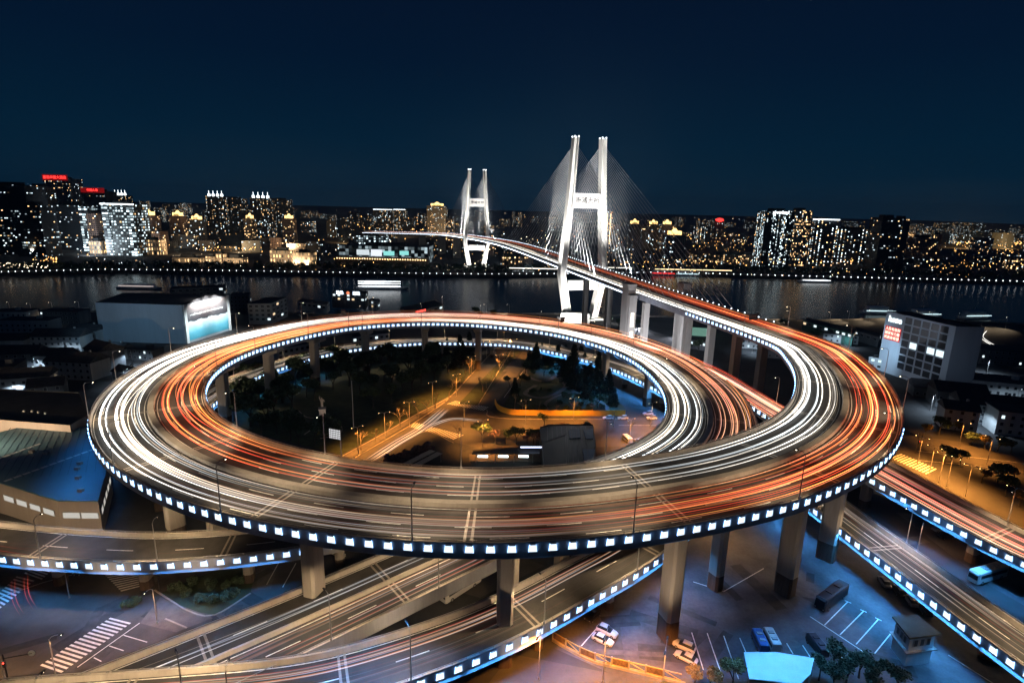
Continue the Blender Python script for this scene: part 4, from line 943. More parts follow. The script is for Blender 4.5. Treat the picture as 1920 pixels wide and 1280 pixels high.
YP = mat('yellow_frame', (.55, .38, .12), .6, .2); POST = mat('poster', (.16, .10, .07), .6, .7, 1.2)
fp = Path([at(u, v) for u, v in [(1036,1200),(1062,1216),(1110,1240),(1165,1254),(1220,1267),(1285,1283)]], 1.0); wb(fp.sweep(MB(), [(.25, 0), (.2, .5), (-.2, .5), (-.25, 0)][::-1]), 'plinth', KERB, r)
k, s = 0, 0.0
while s + 3.2 < fp.L:
    p, q = fp.at(s)[0], fp.at(s + 3.2)[0]; wb(MB().box((p.x, p.y, 1.35), (.3, .3, 1.9)), 'post', KERB, r)
    mb = MB().bar(p + Vector((0, 0, 2.1)), q + Vector((0, 0, 2.1)), .14).bar(p + Vector((0, 0, .65)), q + Vector((0, 0, .65)), .14)
    if k % 2: mb.bar(p + Vector((0, 0, 2.0)), q + Vector((0, 0, .7)), .12)
    wb(mb, 'frame', YP, r)
    if k % 2 == 0: wb(MB().bar(p + Vector((0, 0, 1.38)), q + Vector((0, 0, 1.38)), .05, 1.3), 'poster_panel', POST, r)
    s += 3.2; k += 1
# old houses on the left, low dark blocks on the right
def house(u, v, w, d_, h, rz, label, gable=True, litn=1, wm=PLAST):
    p = at(u, v); r = tag(empty('house', p, rz), label, 'house')
    mb = MB(); mb.box((0, 0, h/2), (w, d_, h)); mb.build('wall', wm, r)
    if gable:
        mb = MB(); x, y = w/2 + .4, d_/2 + .5; g = d_*.30
        mb.add([(-x, -y, h - .1), (x, -y, h - .1), (x, 0, h + g), (-x, 0, h + g), (x, y, h - .1), (-x, y, h - .1), (-x, -y, h - .3), (x, -y, h - .3), (x, y, h - .3), (-x, y, h - .3)], [(0, 1, 2, 3), (3, 2, 4, 5), (6, 7, 1, 0), (4, 8, 9, 5), (9, 8, 7, 6), (1, 7, 8, 4, 2), (0, 3, 5, 9, 6)])
        rf = mb.build('roof', TILE, r); MB().box((w*.25, d_*.12, h + g*.9), (.8, .8, 1.8)).build('chimney', PLAST, rf)
    else:
        rf = MB().box((0, 0, h + .2), (w + .3, d_ + .3, .38)).build('roof', ROOFD, r); MB().box((w*.2, 0, h + 1.3), (2.4, 2.2, 1.8)).build('roof_hut', wm, rf)
    rr = random.Random(u*7 + v); fl = max(1, int(h/3)); n_ = max(2, int(w/3.2))
    for j in range(fl):
        for i in range(n_):
            m_ = LITC if litn > 0 and rr.random() < .2 else GLASSD
            if m_ is LITC: litn -= 1
            f = MB().box((-w/2 + w*(i + .5)/n_, -d_/2 - .05, 1.7 + j*3), (1.3, .14, 1.5)).build('window', PLAST, r); MB().box((-w/2 + w*(i + .5)/n_, -d_/2 - .11, 1.7 + j*3), (1.1, .08, 1.3)).build('pane', m_, f)
    return r
HS = [(40,690,22,11,9,.15,1,2),(110,690,16,10,8,.1,1,0),(150,705,24,12,9,-.1,1,0),(200,690,14,12,11,-.5,1,0),(60,742,18,10,10,.35,1,1),(95,756,12,9,9,.5,1,1),(20,660,20,10,8,.2,1,0),(120,655,26,12,9,.1,1,1),(15,735,12,14,13,.4,0,0),(215,670,18,9,6,-.15,1,0),(275,672,16,8,6,-.2,0,2),(60,620,30,12,8,.1,0,0),(125,605,26,12,9,.05,0,1),(20,600,30,12,7,.1,0,1),(165,640,18,10,8,.0,1,0),(240,712,10,8,5,-.4,1,0)]
HS.sort()
for i, (u, v, w, d_, h, rz, g, ln) in enumerate(HS): house(u, v, w, d_, h, rz, 'dark old %s among the unlit houses left of the spiral, %s from the left' % ('gabled house' if g else 'flat-roofed block', nth(i)), bool(g), ln, PLAST if i % 3 else DW)
HR = [(1790,760,20,12,8,-.3,1,0),(1850,790,26,12,9,-.3,1,0),(1905,810,20,12,10,-.3,0,1),(1770,715,26,14,6,-.3,0,0),(1870,735,30,16,7,-.3,0,1),(1790,800,12,9,9,-.35,1,0),(1740,740,16,10,5,-.3,1,0),(1400,650,16,10,6,-.2,0,2),(1440,668,12,8,5,-.2,1,1),(1890,680,40,16,9,-.2,0,2),(1570,640,22,12,6,-.25,0,2)]
HR.sort()
for i, (u, v, w, d_, h, rz, g, ln) in enumerate(HR): house(u, v, w, d_, h, rz, 'dark low %s right of the spiral, %s from the left' % ('gabled house' if g else 'flat-roofed block', nth(i)), bool(g), ln, DW if i % 2 else PLAST)
YL = lamp_proto(7.5, 1.2, 6500, (.62, .80, 1.0), emit('cool_lens', (.7, .9, 1.0), 10.0, 'NONE'), 'yard_lamp')  # lamps added to brighten the dark low-rise districts
yl = []
for u, v in [(75,700),(175,712),(125,668),(28,752),(85,770),(235,722),(15,680),(150,630),(60,608),(250,690),(1745,770),(1820,806),(1880,770),(1800,712),(1410,662),(1450,640),(1580,650),(1850,700),(1905,760)]: yl.append(place(YL, at(u, v), rng.random()*6))
yl.sort(key=lambda o: pxy(o.location)[0])
for i, o in enumerate(yl): tag(o, 'cool white yard lamp among the dark low houses, %s from the left' % nth(i), 'street lamp', 'yard lamps among the dark houses')
# ------------------------------------------------------------------ trees and bushes
LEAF = mat('leaf_dark', (0.05, 0.085, 0.045), .8, .5, 1.2); LEAF_B = mat('leaf_blossom', (0.16, 0.10, 0.10), .85, .5, 1.2); LEAF_O = mat('leaf_yellow', (0.20, 0.14, 0.04), .8, .5, 1.2)
CONIF = mat('needles', (0.022, 0.042, 0.03), .9, .5, 1.0); BARKD = mat('dark_bark', (0.045, 0.04, 0.035), .95, .3, 3.0); BARK = mat('bark', (0.20, 0.16, 0.12), .9, .3, 3.0)
def leafquads(mb, c, r, n, size, rr, flat=1.0):
    for _ in range(n):
        while True:
            p = Vector((rr.uniform(-1, 1), rr.uniform(-1, 1), rr.uniform(-1, 1)))
            if .25 < p.length < 1: break
        q = Vector(c) + Vector((p.x*r, p.y*r, p.z*r*flat)); s = size*rr.uniform(.6, 1.3)
        a = Vector((rr.uniform(-1, 1), rr.uniform(-1, 1), rr.uniform(-.6, .6))).normalized(); b_ = a.cross(Vector((rr.uniform(-1, 1), rr.uniform(-1, 1), rr.uniform(-1, 1)))).normalized()
        mb.add([q - a*s, q - b_*s*.55, q + a*s, q + b_*s*.55], [(0, 1, 2, 3)])
def branch(mb, p, d, L, r, depth, rr, tips):
    q = p + d*L; mb.cyl(p, q, r, r*.62, 5)
    if depth == 0: tips.append(q); return
    for k in range(rr.choice((2, 3))):
        nd = (d + Vector((rr.uniform(-.8, .8), rr.uniform(-.8, .8), rr.uniform(-.1, .6)))).normalized(); branch(mb, q, nd, L*rr.uniform(.6, .82), r*.6, depth - 1, rr, tips)
def broadleaf(h, seed, m, name='broadleaf_tree', nl=75, size=.42):
    rr = random.Random(seed); root = empty(name); mb, tips = MB(), []
    branch(mb, Vector((0, 0, 0)), Vector((.05, 0, 1)), h*.27, h*.03, 3, rr, tips); mb.build('trunk', BARKD, root)
    cr = MB()
    for t in tips:
        if rr.random() < .9: leafquads(cr, t, h*rr.uniform(.12, .21), int(nl*rr.uniform(.5, 1.4)), size*h/10, rr, .8)
    cr.build('crown', m, root); return root
def bare(h, seed):
    rr = random.Random(seed); root = empty('bare_tree'); mb, tips = MB(), []
    branch(mb, Vector((0, 0, 0)), Vector((0, 0, 1)), h*.36, h*.026, 1, rr, tips); mb.build('trunk', BARK, root)
    cr = MB()
    for t in tips:
        for k in range(4): branch(cr, t, Vector((rr.uniform(-.9, .9), rr.uniform(-.9, .9), rr.uniform(.3, 1.1))).normalized(), h*.2, h*.010, 1, rr, [])
    cr.build('crown', BARK, root); return root
def conifer(h, seed):
    rr = random.Random(seed); root = empty('conifer'); MB().cyl((0, 0, 0), (0, 0, h*.98), h*.025, .03, 6).build('trunk', BARK, root); cr = MB()
    for j in range(26):
        z = h*(.08 + .9*j/26); R_ = h*.26*(1 - j/27)*rr.uniform(.8, 1.2) + .15
        for k in range(rr.choice((5, 6, 7))):
            a = rr.uniform(0, 6.28); e_ = Vector((math.cos(a)*R_, math.sin(a)*R_, z - R_*.35)); s = Vector((0, 0, z))
            for t in (.35, .6, .85, 1.0): leafquads(cr, s.lerp(e_, t), R_*.16 + .12, 9, .05*h*.5 + .08, rr, .5)
    cr.build('crown', CONIF, root); return root
def bush(r_, seed, m):
    rr = random.Random(seed); root = empty('bush'); tr = MB()
    for k in range(5): tr.cyl((0, 0, 0), (rr.uniform(-.5, .5)*r_, rr.uniform(-.5, .5)*r_, r_*.8), .05, .02, 4)
    tr.build('stem', BARK, root); cr = MB()
    for k in range(9): leafquads(cr, (rr.uniform(-.6, .6)*r_, rr.uniform(-.6, .6)*r_, r_*rr.uniform(.35, .9)), r_*.42, 80, .16*r_, rr)
    cr.build('crown', m, root); return root
def plant(protos, px_, label, cat, group, sc=(.85, 1.2), spots=None):
    out = []
    for i, q in enumerate(px_):
        p = at(*q) if spots is None else Vector(q); o = protos[i % len(protos)]; o = place(o, p, rng.uniform(0, 6.28)); k = rng.uniform(*sc); o.scale = (k, k, k*rng.uniform(.9, 1.1)); out.append(o)
    out.sort(key=lambda o: pxy(o.location)[0])
    for i, o in enumerate(out): tag(o, label % nth(i), cat, group)
TA = [broadleaf(13, 1, LEAF, nl=110, size=.5), broadleaf(14, 2, LEAF, nl=110, size=.5), broadleaf(12, 3, LEAF, nl=110, size=.5)]
pk = [(455,745),(470,770),(480,725),(500,750),(520,715),(515,780),(540,735),(548,768),(565,700),(580,725),(600,690),(612,712),(640,675),(640,705),(655,725),(675,680),(690,705),(700,740),(710,668),(730,695),(735,725),(755,672),(765,705),(780,680),(790,720),(810,690),(830,668),(840,700),(470,800),(490,820),(520,815),(545,828),(560,842),(590,835),(610,845),(500,795),(448,760),(462,728),(505,735),(530,755),(555,720),(590,750),(575,745),(625,690),(625,730),(672,705),(675,740),(715,690),(720,715),(745,700),(770,690),(772,735),(755,740),(795,695),(735,755),(700,765),(815,712),(430,775),(440,790)]
plant(TA, pk, 'dark leafy park tree inside the spiral left of the street, %s from the left', 'tree', 'dark park trees inside the spiral')
CO = [conifer(15, 4), conifer(13, 5), conifer(11, 6)]
plant(CO, [(806,688),(820,690),(852,690),(868,684),(796,680),(992,690),(1005,690),(1045,690),(1060,680),(1075,705),(1095,700),(1105,722),(1120,720),(1088,690),(1055,705),(1125,740),(1030,680),(1015,678),(1065,720),(1080,730),(1110,700),(880,668),(862,672),(838,668),(1140,745),(1100,745)], 'dark conifer under the back of the spiral, %s from the left', 'tree', 'conifers inside the spiral')
plant([broadleaf(8, 7, LEAF), broadleaf(7.5, 8, LEAF)], [(905,828),(948,832),(968,832),(1098,812),(1000,832),(1020,800),(985,700),(1020,705)], 'round dark tree by the bus platform or garden, %s from the left', 'tree', 'round dark trees by the garden')
plant([broadleaf(6.5, 9, LEAF_B, 'blossom_tree', 45, .34), broadleaf(6, 10, LEAF_B, 'blossom_tree', 45, .34)], [(928,832),(988,838),(1005,838),(1040,825),(1060,820)], 'pinkish blossom tree behind the bus platform, %s from the left', 'tree', 'blossom trees behind the bus platform')
plant([bush(2.4, 11, LEAF_B), bush(2.2, 12, LEAF_B)], [(735,868),(750,862),(765,856),(780,850),(795,846),(742,876),(758,870),(775,864),(792,858),(808,848),(730,880),(800,838)], 'reddish bush in the bed beside the slatted shelter, %s from the left', 'bush', 'reddish bushes beside the street')
BT = [bare(7.5, 13), bare(7, 14), bare(8, 15)]
plant(BT, [(677,843),(704,828),(727,817),(750,802),(766,795),(784,783),(801,774),(816,765),(842,748),(855,735),(864,722),(872,712),(880,700),(888,692),(905,735),(912,728),(920,718),(928,708),(936,698),(944,688),(952,678),(960,668),(859,824),(965,770),(980,774),(1010,775),(1045,778),(1075,776),(1110,778),(1150,800),(1180,815)], 'leafless street tree lit orange beside the street inside the spiral, %s from the left', 'tree', 'bare street trees inside the spiral', (.75, 1.1))
plant([bush(1.6, 16, LEAF), bush(1.4, 17, LEAF)], [(330,1105),(350,1115),(372,1130),(400,1130),(420,1125),(440,1115),(400,1100),(360,1095),(450,1095),(425,1100),(240,1135),(255,1130)], 'dark shrub in the planted island at lower left, %s from the left', 'bush', 'shrubs in the planted island')
plant([broadleaf(6, 18, LEAF_O), broadleaf(5, 19, LEAF_O)], [(1302,1285),(1330,1290),(1372,1288)], 'yellow-leaved small tree lit orange at the bottom edge, %s from the left', 'tree', 'yellow trees at the bottom edge')
plant([broadleaf(7, 20, LEAF), broadleaf(6.5, 21, LEAF)], [(1535,1275),(1560,1265),(1585,1285),(1610,1270),(1640,1285),(1560,1300),(1625,1300),(1680,1300)], 'dark tree in the clump below the guard house, %s from the left', 'tree', 'dark trees at lower right')
plant([broadleaf(7, 22, LEAF_O), broadleaf(8, 23, LEAF)], [(1730,820),(1760,815),(1790,810),(1822,835),(1845,842),(1870,846),(1895,850),(1770,870),(1900,905),(1885,930),(1910,950),(1870,905),(1840,905),(1800,870)], 'roadside tree lit by sodium lamps right of the spiral, %s from the left', 'tree', 'roadside trees right of the spiral')
plant([broadleaf(8, 24, LEAF), broadleaf(9, 25, LEAF)], [(880,596),(890,597),(900,598),(925,597),(1140,610),(1160,614),(1175,612),(1195,620),(1210,618),(1185,606),(1290,660),(1310,665),(1400,615),(1420,618),(1440,622),(1470,618),(1500,640),(1530,640)], 'dark riverside tree behind the spiral, %s from the left', 'tree', 'riverside trees behind the spiral')
plant([bush(1.5, 30, LEAF), bush(1.2, 31, LEAF), bush(1.8, 32, LEAF)], [(985,765),(1000,766),(1018,768),(1060,768),(1085,768),(1105,766),(1130,764),(975,750),(970,735),(1000,735),(1015,732),(1060,745),(1050,755),(1085,745),(1110,752),(1035,700),(1075,715),(1010,690),(990,712),(1125,740),(1140,750),(1000,700),(1030,735),(1090,760)], 'low dark shrub in the garden beds behind the yellow hoarding, %s from the left', 'bush', 'shrubs in the garden plot')
plant([broadleaf(8, 33, LEAF), conifer(9, 34)], [(955,725),(965,740),(975,725),(1000,678),(1035,668),(1110,735),(1130,742),(1150,760),(1120,765),(1090,728),(1060,708)], 'small dark tree in the fenced garden plot, %s from the left', 'tree', 'small trees in the garden plot')
# ------------------------------------------------------------------ statue, flagpole, boards, traffic signals
p = at(606, 799); r = tag(empty('statue', p, .3), 'pale standing statue on a tall square pedestal among the dark trees', 'statue')
STONE = mat('statue_stone', (.36, .32, .28), .8, .25, 1.0)
mb = MB(); mb.box((0, 0, .4), (4.6, 4.6, .8)); mb.box((0, 0, 4.0), (2.6, 2.6, 6.4), taper=.92); mb.box((0, 0, 7.4), (2.9, 2.9, .4)); mb.build('pedestal', STONE, r)
me = bpy.data.meshes.new('figure'); V = [(0,0,8.5),(0,0,9.7),(0,0,10.7),(0,0,11.3),(0,.05,11.9),(.32,0,7.6),(.3,0,8.2),(-.32,.1,7.6),(-.3,.05,8.2),(.55,0,11.0),(.9,.2,10.3),(.75,.6,9.9),(-.55,0,11.0),(-.85,.1,11.7),(-.7,.2,12.5)]
me.from_pydata(V, [(0,1),(1,2),(2,3),(3,4),(0,6),(6,5),(0,8),(8,7),(2,9),(9,10),(10,11),(2,12),(12,13),(13,14)], []); fo = bpy.data.objects.new('figure', me); C.objects.link(fo); fo.parent = r; me.materials.append(STONE)
fo.modifiers.new('s', 'SKIN')
for i, v in enumerate(me.skin_vertices[0].data): v.radius = {0: (.5,.42), 1: (.5,.36), 2: (.58,.36), 3: (.2,.2), 4: (.32,.36)}.get(i, (.2, .2)); v.use_root = (i == 0)
fo.modifiers.new('d', 'SUBSURF').levels = 2
light('SPOT', p + Vector((5, -14, 2)), 2600, (1, .85, .7), None, p + Vector((0, 0, 9)), .2, 60, .6, 'statue_light')
p = at(663, 802); r = tag(empty('flagpole', p), 'tall bare flagpole standing right of the statue', 'flagpole'); MB().cyl((0, 0, 0), (0, 0, 19), .16, .07, 8).build('post', WHITE, r); MB().ball((0, 0, 19.1), .16, 8, 5).build('finial', WHITE, r)
p, nn, tt = MAIN.at(S_TH(112), -13.6, 1.0); r = tag(empty('message_board', p, math.atan2(nn.y, nn.x) + 1.57), 'lattice board of bright dots on a post at the inner edge of the spiral', 'sign'); MB().cyl((0, 0, 0), (0, 0, 6.4), .14, .12, 8).build('post', STEEL, r)
mb = MB()
for i in range(7):
    for j in range(5): mb.box((-2.6 + i*.42, -.1, 4.3 + j*.45), (.26, .1, .28))
fr = MB().box((-1.3, 0, 5.2), (3.2, .12, 2.5)).build('board', DARKMETAL, r); tag(mb.build('dots', emit('board_dots', (.95, .97, 1), .8, 'NONE'), fr), kind='stuff')
def gantry(s, sg, label):
    p, nn, tt = MAIN.at(s, sg*13.5, 1.0); a = math.atan2(-sg*nn.y, -sg*nn.x); r = tag(empty('road_sign', p, a), label, 'sign'); MB().cyl((0, 0, 0), (0, 0, 7.2), .18, .14, 8).bar((0, 0, 6.6), (5.5, 0, 6.8), .16).build('post', STEEL, r); MB().box((4.2, 0, 6.4), (4.4, .15, 2.6)).build('board', DARKMETAL, r)
gantry(MAIN.near(112, 245), -1, 'dark back of an overhead road sign on the bridge approach at right'); gantry(S_ROLL - 62, -1, 'dark back of an overhead road sign on the back of the spiral'); gantry(S_TH(222), -1, 'dark back of an overhead road sign on the left rear of the spiral')
RED = emit('signal_red', (1, .06, .04), 6.0, 'NONE')
for (u, v, rz, lab) in ((17, 1283, .2, 'black traffic signal mast with a round sign at the bottom left corner'), (300, 1110, 2.0, 'black signal mast by the zebra crossing under the left ramp'), (1717, 850, 1.0, 'traffic signal showing red on the orange-lit street at right')):
    r = tag(empty('traffic_signal', at(u, v), rz), lab, 'traffic signal'); MB().cyl((0, 0, 0), (0, 0, 6.5), .14, .1, 8).bar((0, 0, 5.6), (4.5, 0, 6.0), .12).build('post', DARKMETAL, r)
    hd = MB().box((.1, -.25, 4.6), (.45, .35, 1.2)).build('signal_head', DARKMETAL, r); MB().ball((.1, -.45, 4.95), .14, 6, 4).build('lens', RED, hd)
    MB().cyl((4.4, -.05, 6.0), (4.4, .05, 6.0), .55, .55, 14).build('sign_disc', PLAST, r)
# ------------------------------------------------------------------ vehicles
PAINTS = {k: mat('paint_' + k, c_, .35, .08, .5, 0.0) for k, c_ in dict(white=(.62, .60, .56), black=(.02, .02, .025), silver=(.32, .33, .35), orange=(.45, .14, .04), blue=(.05, .12, .3)).items()}
RUB = mat('tyre', (.02, .02, .02), .9); RIM = mat('rim', (.35, .35, .36), .4, .1, 2, .6)
def wheel(root, x, y, r_):
    w = MB().cyl((x, y - .11, r_), (x, y + .11, r_), r_, r_, 14).build('wheel', RUB, root); MB().cyl((x, y - .125, r_), (x, y + .125, r_), r_*.6, r_*.6, 10).build('rim', RIM, w)
def loft(secs):
    """sections (x, half width bottom, half width top, z0, z1) lofted into one shell"""
    mb = MB(); vs = []
    for x, w0, w1, z0, z1 in secs:
        b_ = min(.12, (z1 - z0)*.3); vs += [(x, -w0*.94, z0), (x, -w0, z0 + b_), (x, -w1, z1 - b_), (x, -w1*.86, z1), (x, w1*.86, z1), (x, w1, z1 - b_), (x, w0, z0 + b_), (x, w0*.94, z0)]
    n = len(secs); fs = []
    for i in range(n - 1):
        for j in range(8): k = (j+1) % 8; fs.append((i*8 + j, i*8 + k, i*8 + 8 + k, i*8 + 8 + j))
    fs += [tuple(range(7, -1, -1))[::-1], tuple(range((n-1)*8, n*8))[::-1]]
    mb.add(vs, fs); return mb
def car(color, suv=False):
    r = empty('parked_car'); h = .12 if suv else 0
    loft([(-2.22, .78, .70, .35, .78+h), (-2.05, .86, .80, .26, .93+h), (-1.2, .90, .85, .24, .97+h), (.9, .90, .85, .24, .95+h), (1.75, .87, .78, .25, .82+h), (2.2, .74, .64, .36, .64+h)]).build('body', PAINTS[color], r, True)
    x0 = -2.05 if suv else -1.75
    cab = loft([(x0, .76, .70, .90+h, .98+h), (x0 + .55, .78, .60, .92+h, 1.42+2*h), (.15, .78, .60, .92+h, 1.45+2*h), (1.0, .78, .70, .90+h, .96+h)]).build('windows', GLASSD, r, True)
    loft([(x0 + .5, .62, .56, 1.40+2*h, 1.47+2*h), (.2, .62, .56, 1.42+2*h, 1.50+2*h)]).build('roof', PAINTS[color], r, True)
    for x in (-1.35, 1.35):
        for y in (-.8, .8): wheel(r, x, y, .32)
    for y in (-.56, .56): MB().ball((2.08, y, .64+h*.6), .14, 6, 4, .6).build('headlight', PLAST, r); MB().ball((-2.16, y, .74+h), .12, 6, 4, .6).build('tail_light', mat('tail_red', (.3, .01, .01), .3), r)
    return r
def bus(color, L=11.0, van=False):
    r = empty('parked_bus' if not van else 'parked_van'); H_ = 2.2 if van else 3.2; w = .98 if van else 1.25
    loft([(-L/2, w*.94, w*.9, .42, H_-.1), (-L/2 + .25, w, w*.97, .32, H_), (L/2 - .5, w, w*.97, .32, H_), (L/2, w*.93, w*.82, .4, H_-.35)]).build('body', PAINTS[color], r)
    for y in (-1, 1): MB().box((-.2, y*(w + .0), H_*.66), (L*.86, .04, H_*.26)).build('side_windows', GLASSD, r)
    MB().box((L/2 + .0, 0, H_*.6), (.06, w*1.6, H_*.34)).build('windscreen', GLASSD, r)
    for x in (-L*.22, L*.12): MB().box((x, 0, H_ + .09), (L*.13, w*1.1, .18)).build('roof_unit', PLAST if color != 'black' else DARKMETAL, r)
    for x in (-L*.3, L*.33):
        for y in (-w*.92, w*.92): wheel(r, x, y, .34 if van else .48)
    for y in (-w*.7, w*.7): MB().ball((L/2, y, .8), .15, 6, 4).build('headlight', PLAST, r)
    return r
PROT = {}
def park(kind, a, b_, label, cat, group=None):
    p, q = at(*a), at(*b_); c_ = (p + q)/2; rz = math.atan2((p - q).y, (p - q).x)
    if kind not in PROT: PROT[kind] = {'c': lambda: car(kind[1:]), 's': lambda: car(kind[1:], True), 'b': lambda: bus(kind[1:]), 'v': lambda: bus(kind[1:], 5.2, True)}[kind[0]](); o = PROT[kind]
    else: o = copy_tree(PROT[kind])
    o.location = (c_.x, c_.y, .02); o.rotation_euler = (0, 0, rz); tag(o, label, cat, group)
G1, G2 = 'cars parked under the viaducts', 'buses parked under the viaducts'
park('swhite', (1158,1196), (1119,1178), 'pale car parked behind another pale car beside the pillar of the front ramp', 'car', G1)
park('cwhite', (1149,1211), (1112,1194), 'pale sedan parked next to the yellow fence, in front of its twin', 'car', G1)
park('sblack', (1100,1168), (1122,1148), 'black car at the front of the shaded bay under the front ramp', 'car', G1)
park('swhite', (1262,1206), (1303,1224), 'white car with a panoramic roof beside the big front pillar, the upper of two', 'car', G1)
park('cwhite', (1266,1226), (1306,1246), 'white sedan below the big front pillar, the lower of two', 'car', G1)
for k, (u, v) in enumerate([(1657,1095),(1684,1112),(1707,1130),(1732,1147)]): park('sblack' if k % 2 else 'csilver', (u - 8, v - 13), (u + 9, v + 11), 'dark car in the row under the right-hand lower road, %s from the top' % nth(k), 'car', G1)
park('corange', (1845,1232), (1873,1242), 'orange car under the lower road near the right bottom corner', 'car', G1)
park('ssilver', (1746,996), (1776,993), 'silver car on the blue-lit lot below the slip road, the left one', 'car', G1)
park('sblack', (1762,1009), (1783,1007), 'black car on the blue-lit lot below the slip road, the right one', 'car', G1)
park('bblack', (1534,1146), (1580,1110), 'dark coach parked beside the white stall lines in the right car park', 'bus', G2)
park('bwhite', (1812,1096), (1886,1074), 'white coach parked beside a pillar at the right edge', 'bus', G2)
park('bwhite', (830,1130), (895,1088), 'white coach half hidden under the straight viaduct', 'bus', G2)
park('vblack', (1516,1198), (1546,1236), 'black van parked above the dark trees at lower right', 'van', None)
park('vwhite', (1436,1188), (1456,1226), 'white van behind the white canopy', 'van', None)
park('vblue', (1416,1192), (1432,1226), 'blue van between the stall lines and the white van', 'van', None)
park('cwhite', (626,1036), (641,1045), 'white sedan beside the pillar under the front of the spiral', 'car', G1)
park('cblack', (140,1080), (176,1064), 'black sedan stopped at the zebra crossing under the left ramp', 'car', G1)
for k, (u, v) in enumerate([(1140,786),(1168,786),(1215,778),(1222,786)]): park('swhite', (u - 10, v), (u + 9, v - 1), 'pale car parked along the end of the yellow hoarding, %s from the left' % nth(k), 'car', G1)
park('vwhite', (1170,822), (1182,832), 'white van parked right of the glass pavilion', 'van', None); park('csilver', (1190,824), (1204,834), 'silver car parked next to the white van by the glass pavilion', 'car', G1)
Ts = Trails()
class G: pass
tp = Path([at(u, v, 0) for u, v in [(40,1085),(40,1110),(45,1130),(58,1152)]], 1.0)
for o in (-1.6, -1.0, .6, 1.2): Ts.strand(tp, 0, tp.L, o, .7, .06, (1, .1, .06), one(.35), 1.0)
tp = Path([at(u, v, 0) for u, v in [(690,868),(740,835),(793,803),(835,768)]], 1.5)
for o in (-1.4, -.2, .3, 1.5, -2.0): Ts.strand(tp, 0, tp.L, o, .7, .08, (1, .92, .8), one(.5), 1.5)
tp = Path([at(u, v, 0) for u, v in [(793,806),(845,788),(890,790),(905,790)]], 1.5)
for o in (-.9, .4): Ts.strand(tp, 0, tp.L, o, .7, .09, (1, .95, .85), one(.5), 1.5)
tp = Path([at(u, v, 0) for u, v in [(1848,620),(1840,632),(1855,645),(1880,655),(1915,666)]], 2)
for o in (-.9, .9): Ts.strand(tp, 0, tp.L, o, .8, .22, (1, .97, .9), one(.9), 2)
Ts.build('street_light_trails', 'white and red streaks of vehicles on the ground streets')
# ------------------------------------------------------------------ the city across the river
DK = (.055, .065, .08)
WM = dict(
 res=window_mat('flats_sparse', DK, 3.2, 3.1, .11, .6, 5.0, .5, .5, .2, .3), mid=window_mat('flats_mixed', (.05, .05, .055), 3.2, 3.1, .18, .5, 5.0, .5, .5, 0, .45),
 rows=window_mat('office_rows', (.028, .034, .042), 2.8, 3.7, .10, .3, 3.6, .8, .36, .45), office=window_mat('office_bright', (.10, .12, .12), 4.2, 4.1, .66, .08, 3.4, .62, .5, .3),
 strip=window_mat('stair_strip', DK, 4.6, 4.1, .9, .0, 4.0, .9, .6), led=window_mat('led_front', (.02, .03, .035), 2.3, 2.3, .32, .12, 6.0, .5, .7, .25, .9), ledo=window_mat('led_front_amber', DK, 2.3, 2.4, .38, .9, 6.0, .5, .7, .7),
 pink=window_mat('pink_render', (.30, .20, .16), 3.3, 3.1, .14, .8, 5.0), stone=window_mat('stone_arcade', (.42, .34, .26), 4.2, 6.5, .95, 1.0, 3.2, .42, .62), dots=window_mat('stair_dots', DK, 6.5, 3.0, .5, .3, 9.0, .22, .4, 0, 1.0),  # stone: glowing bays stand for the uplight on the facades
 grey=window_mat('grey_slab', (.13, .14, .15), 3.4, 3.2, .12, .4, 5.0), warm=window_mat('warm_flats', (.12, .09, .07), 3.2, 3.1, .3, .9, 5.0))
GOLD = emit('gold_crown', (1.0, .62, .22), 3.0, 'NONE'); WHITEL = emit('white_crown', (.85, .95, 1), 4.0, 'NONE'); REDS = emit('red_sign', (1.0, .035, .03), 3.2, 'NONE'); GOLDL = emit('gold_line', (1, .74, .4), 2.6, 'NONE')
def tower_blk(name, poly, z, wm, root=None, z0=0.0, roof=ROOFD):
    n = len(poly); ar = sum(poly[i][0]*poly[(i+1) % n][1] - poly[(i+1) % n][0]*poly[i][1] for i in range(n)); poly = poly if ar > 0 else poly[::-1]
    mb = MB(); mb.uv = []; u = 0
    for i in range(n):
        a, b = poly[i], poly[(i+1) % n]; L = math.hypot(b[0]-a[0], b[1]-a[1])
        mb.add([(a[0], a[1], z0), (b[0], b[1], z0), (b[0], b[1], z), (a[0], a[1], z)], [(0, 1, 2, 3)]); mb.uv += [(u, z0), (u + L, z0), (u + L, z), (u, z)]; u = math.ceil((u + L)/3)*3
    mb.add([(p[0], p[1], z) for p in poly], [tuple(range(n))], 1); mb.uv += [(0, 0)]*n
    return wb(mb, name, [wm, roof], root) if root else mb.build(name, [wm, roof])
def rect(u0, u1, v, Y, dep, rot=0.0):
    a, b = up(u0, v, Y), up(u1, v, Y); c = (a + b)/2; w = (b.x - a.x); z = (a.z + b.z)/2
    al = math.atan2(c.x, c.y)*-.0 + rot; cs, sn = math.cos(al), math.sin(al)
    P = [(-w/2, 0), (w/2, 0), (w/2, dep), (-w/2, dep)]
    return [(c.x + x*cs - y*sn, c.y + x*sn + y*cs) for x, y in P], z, c, w
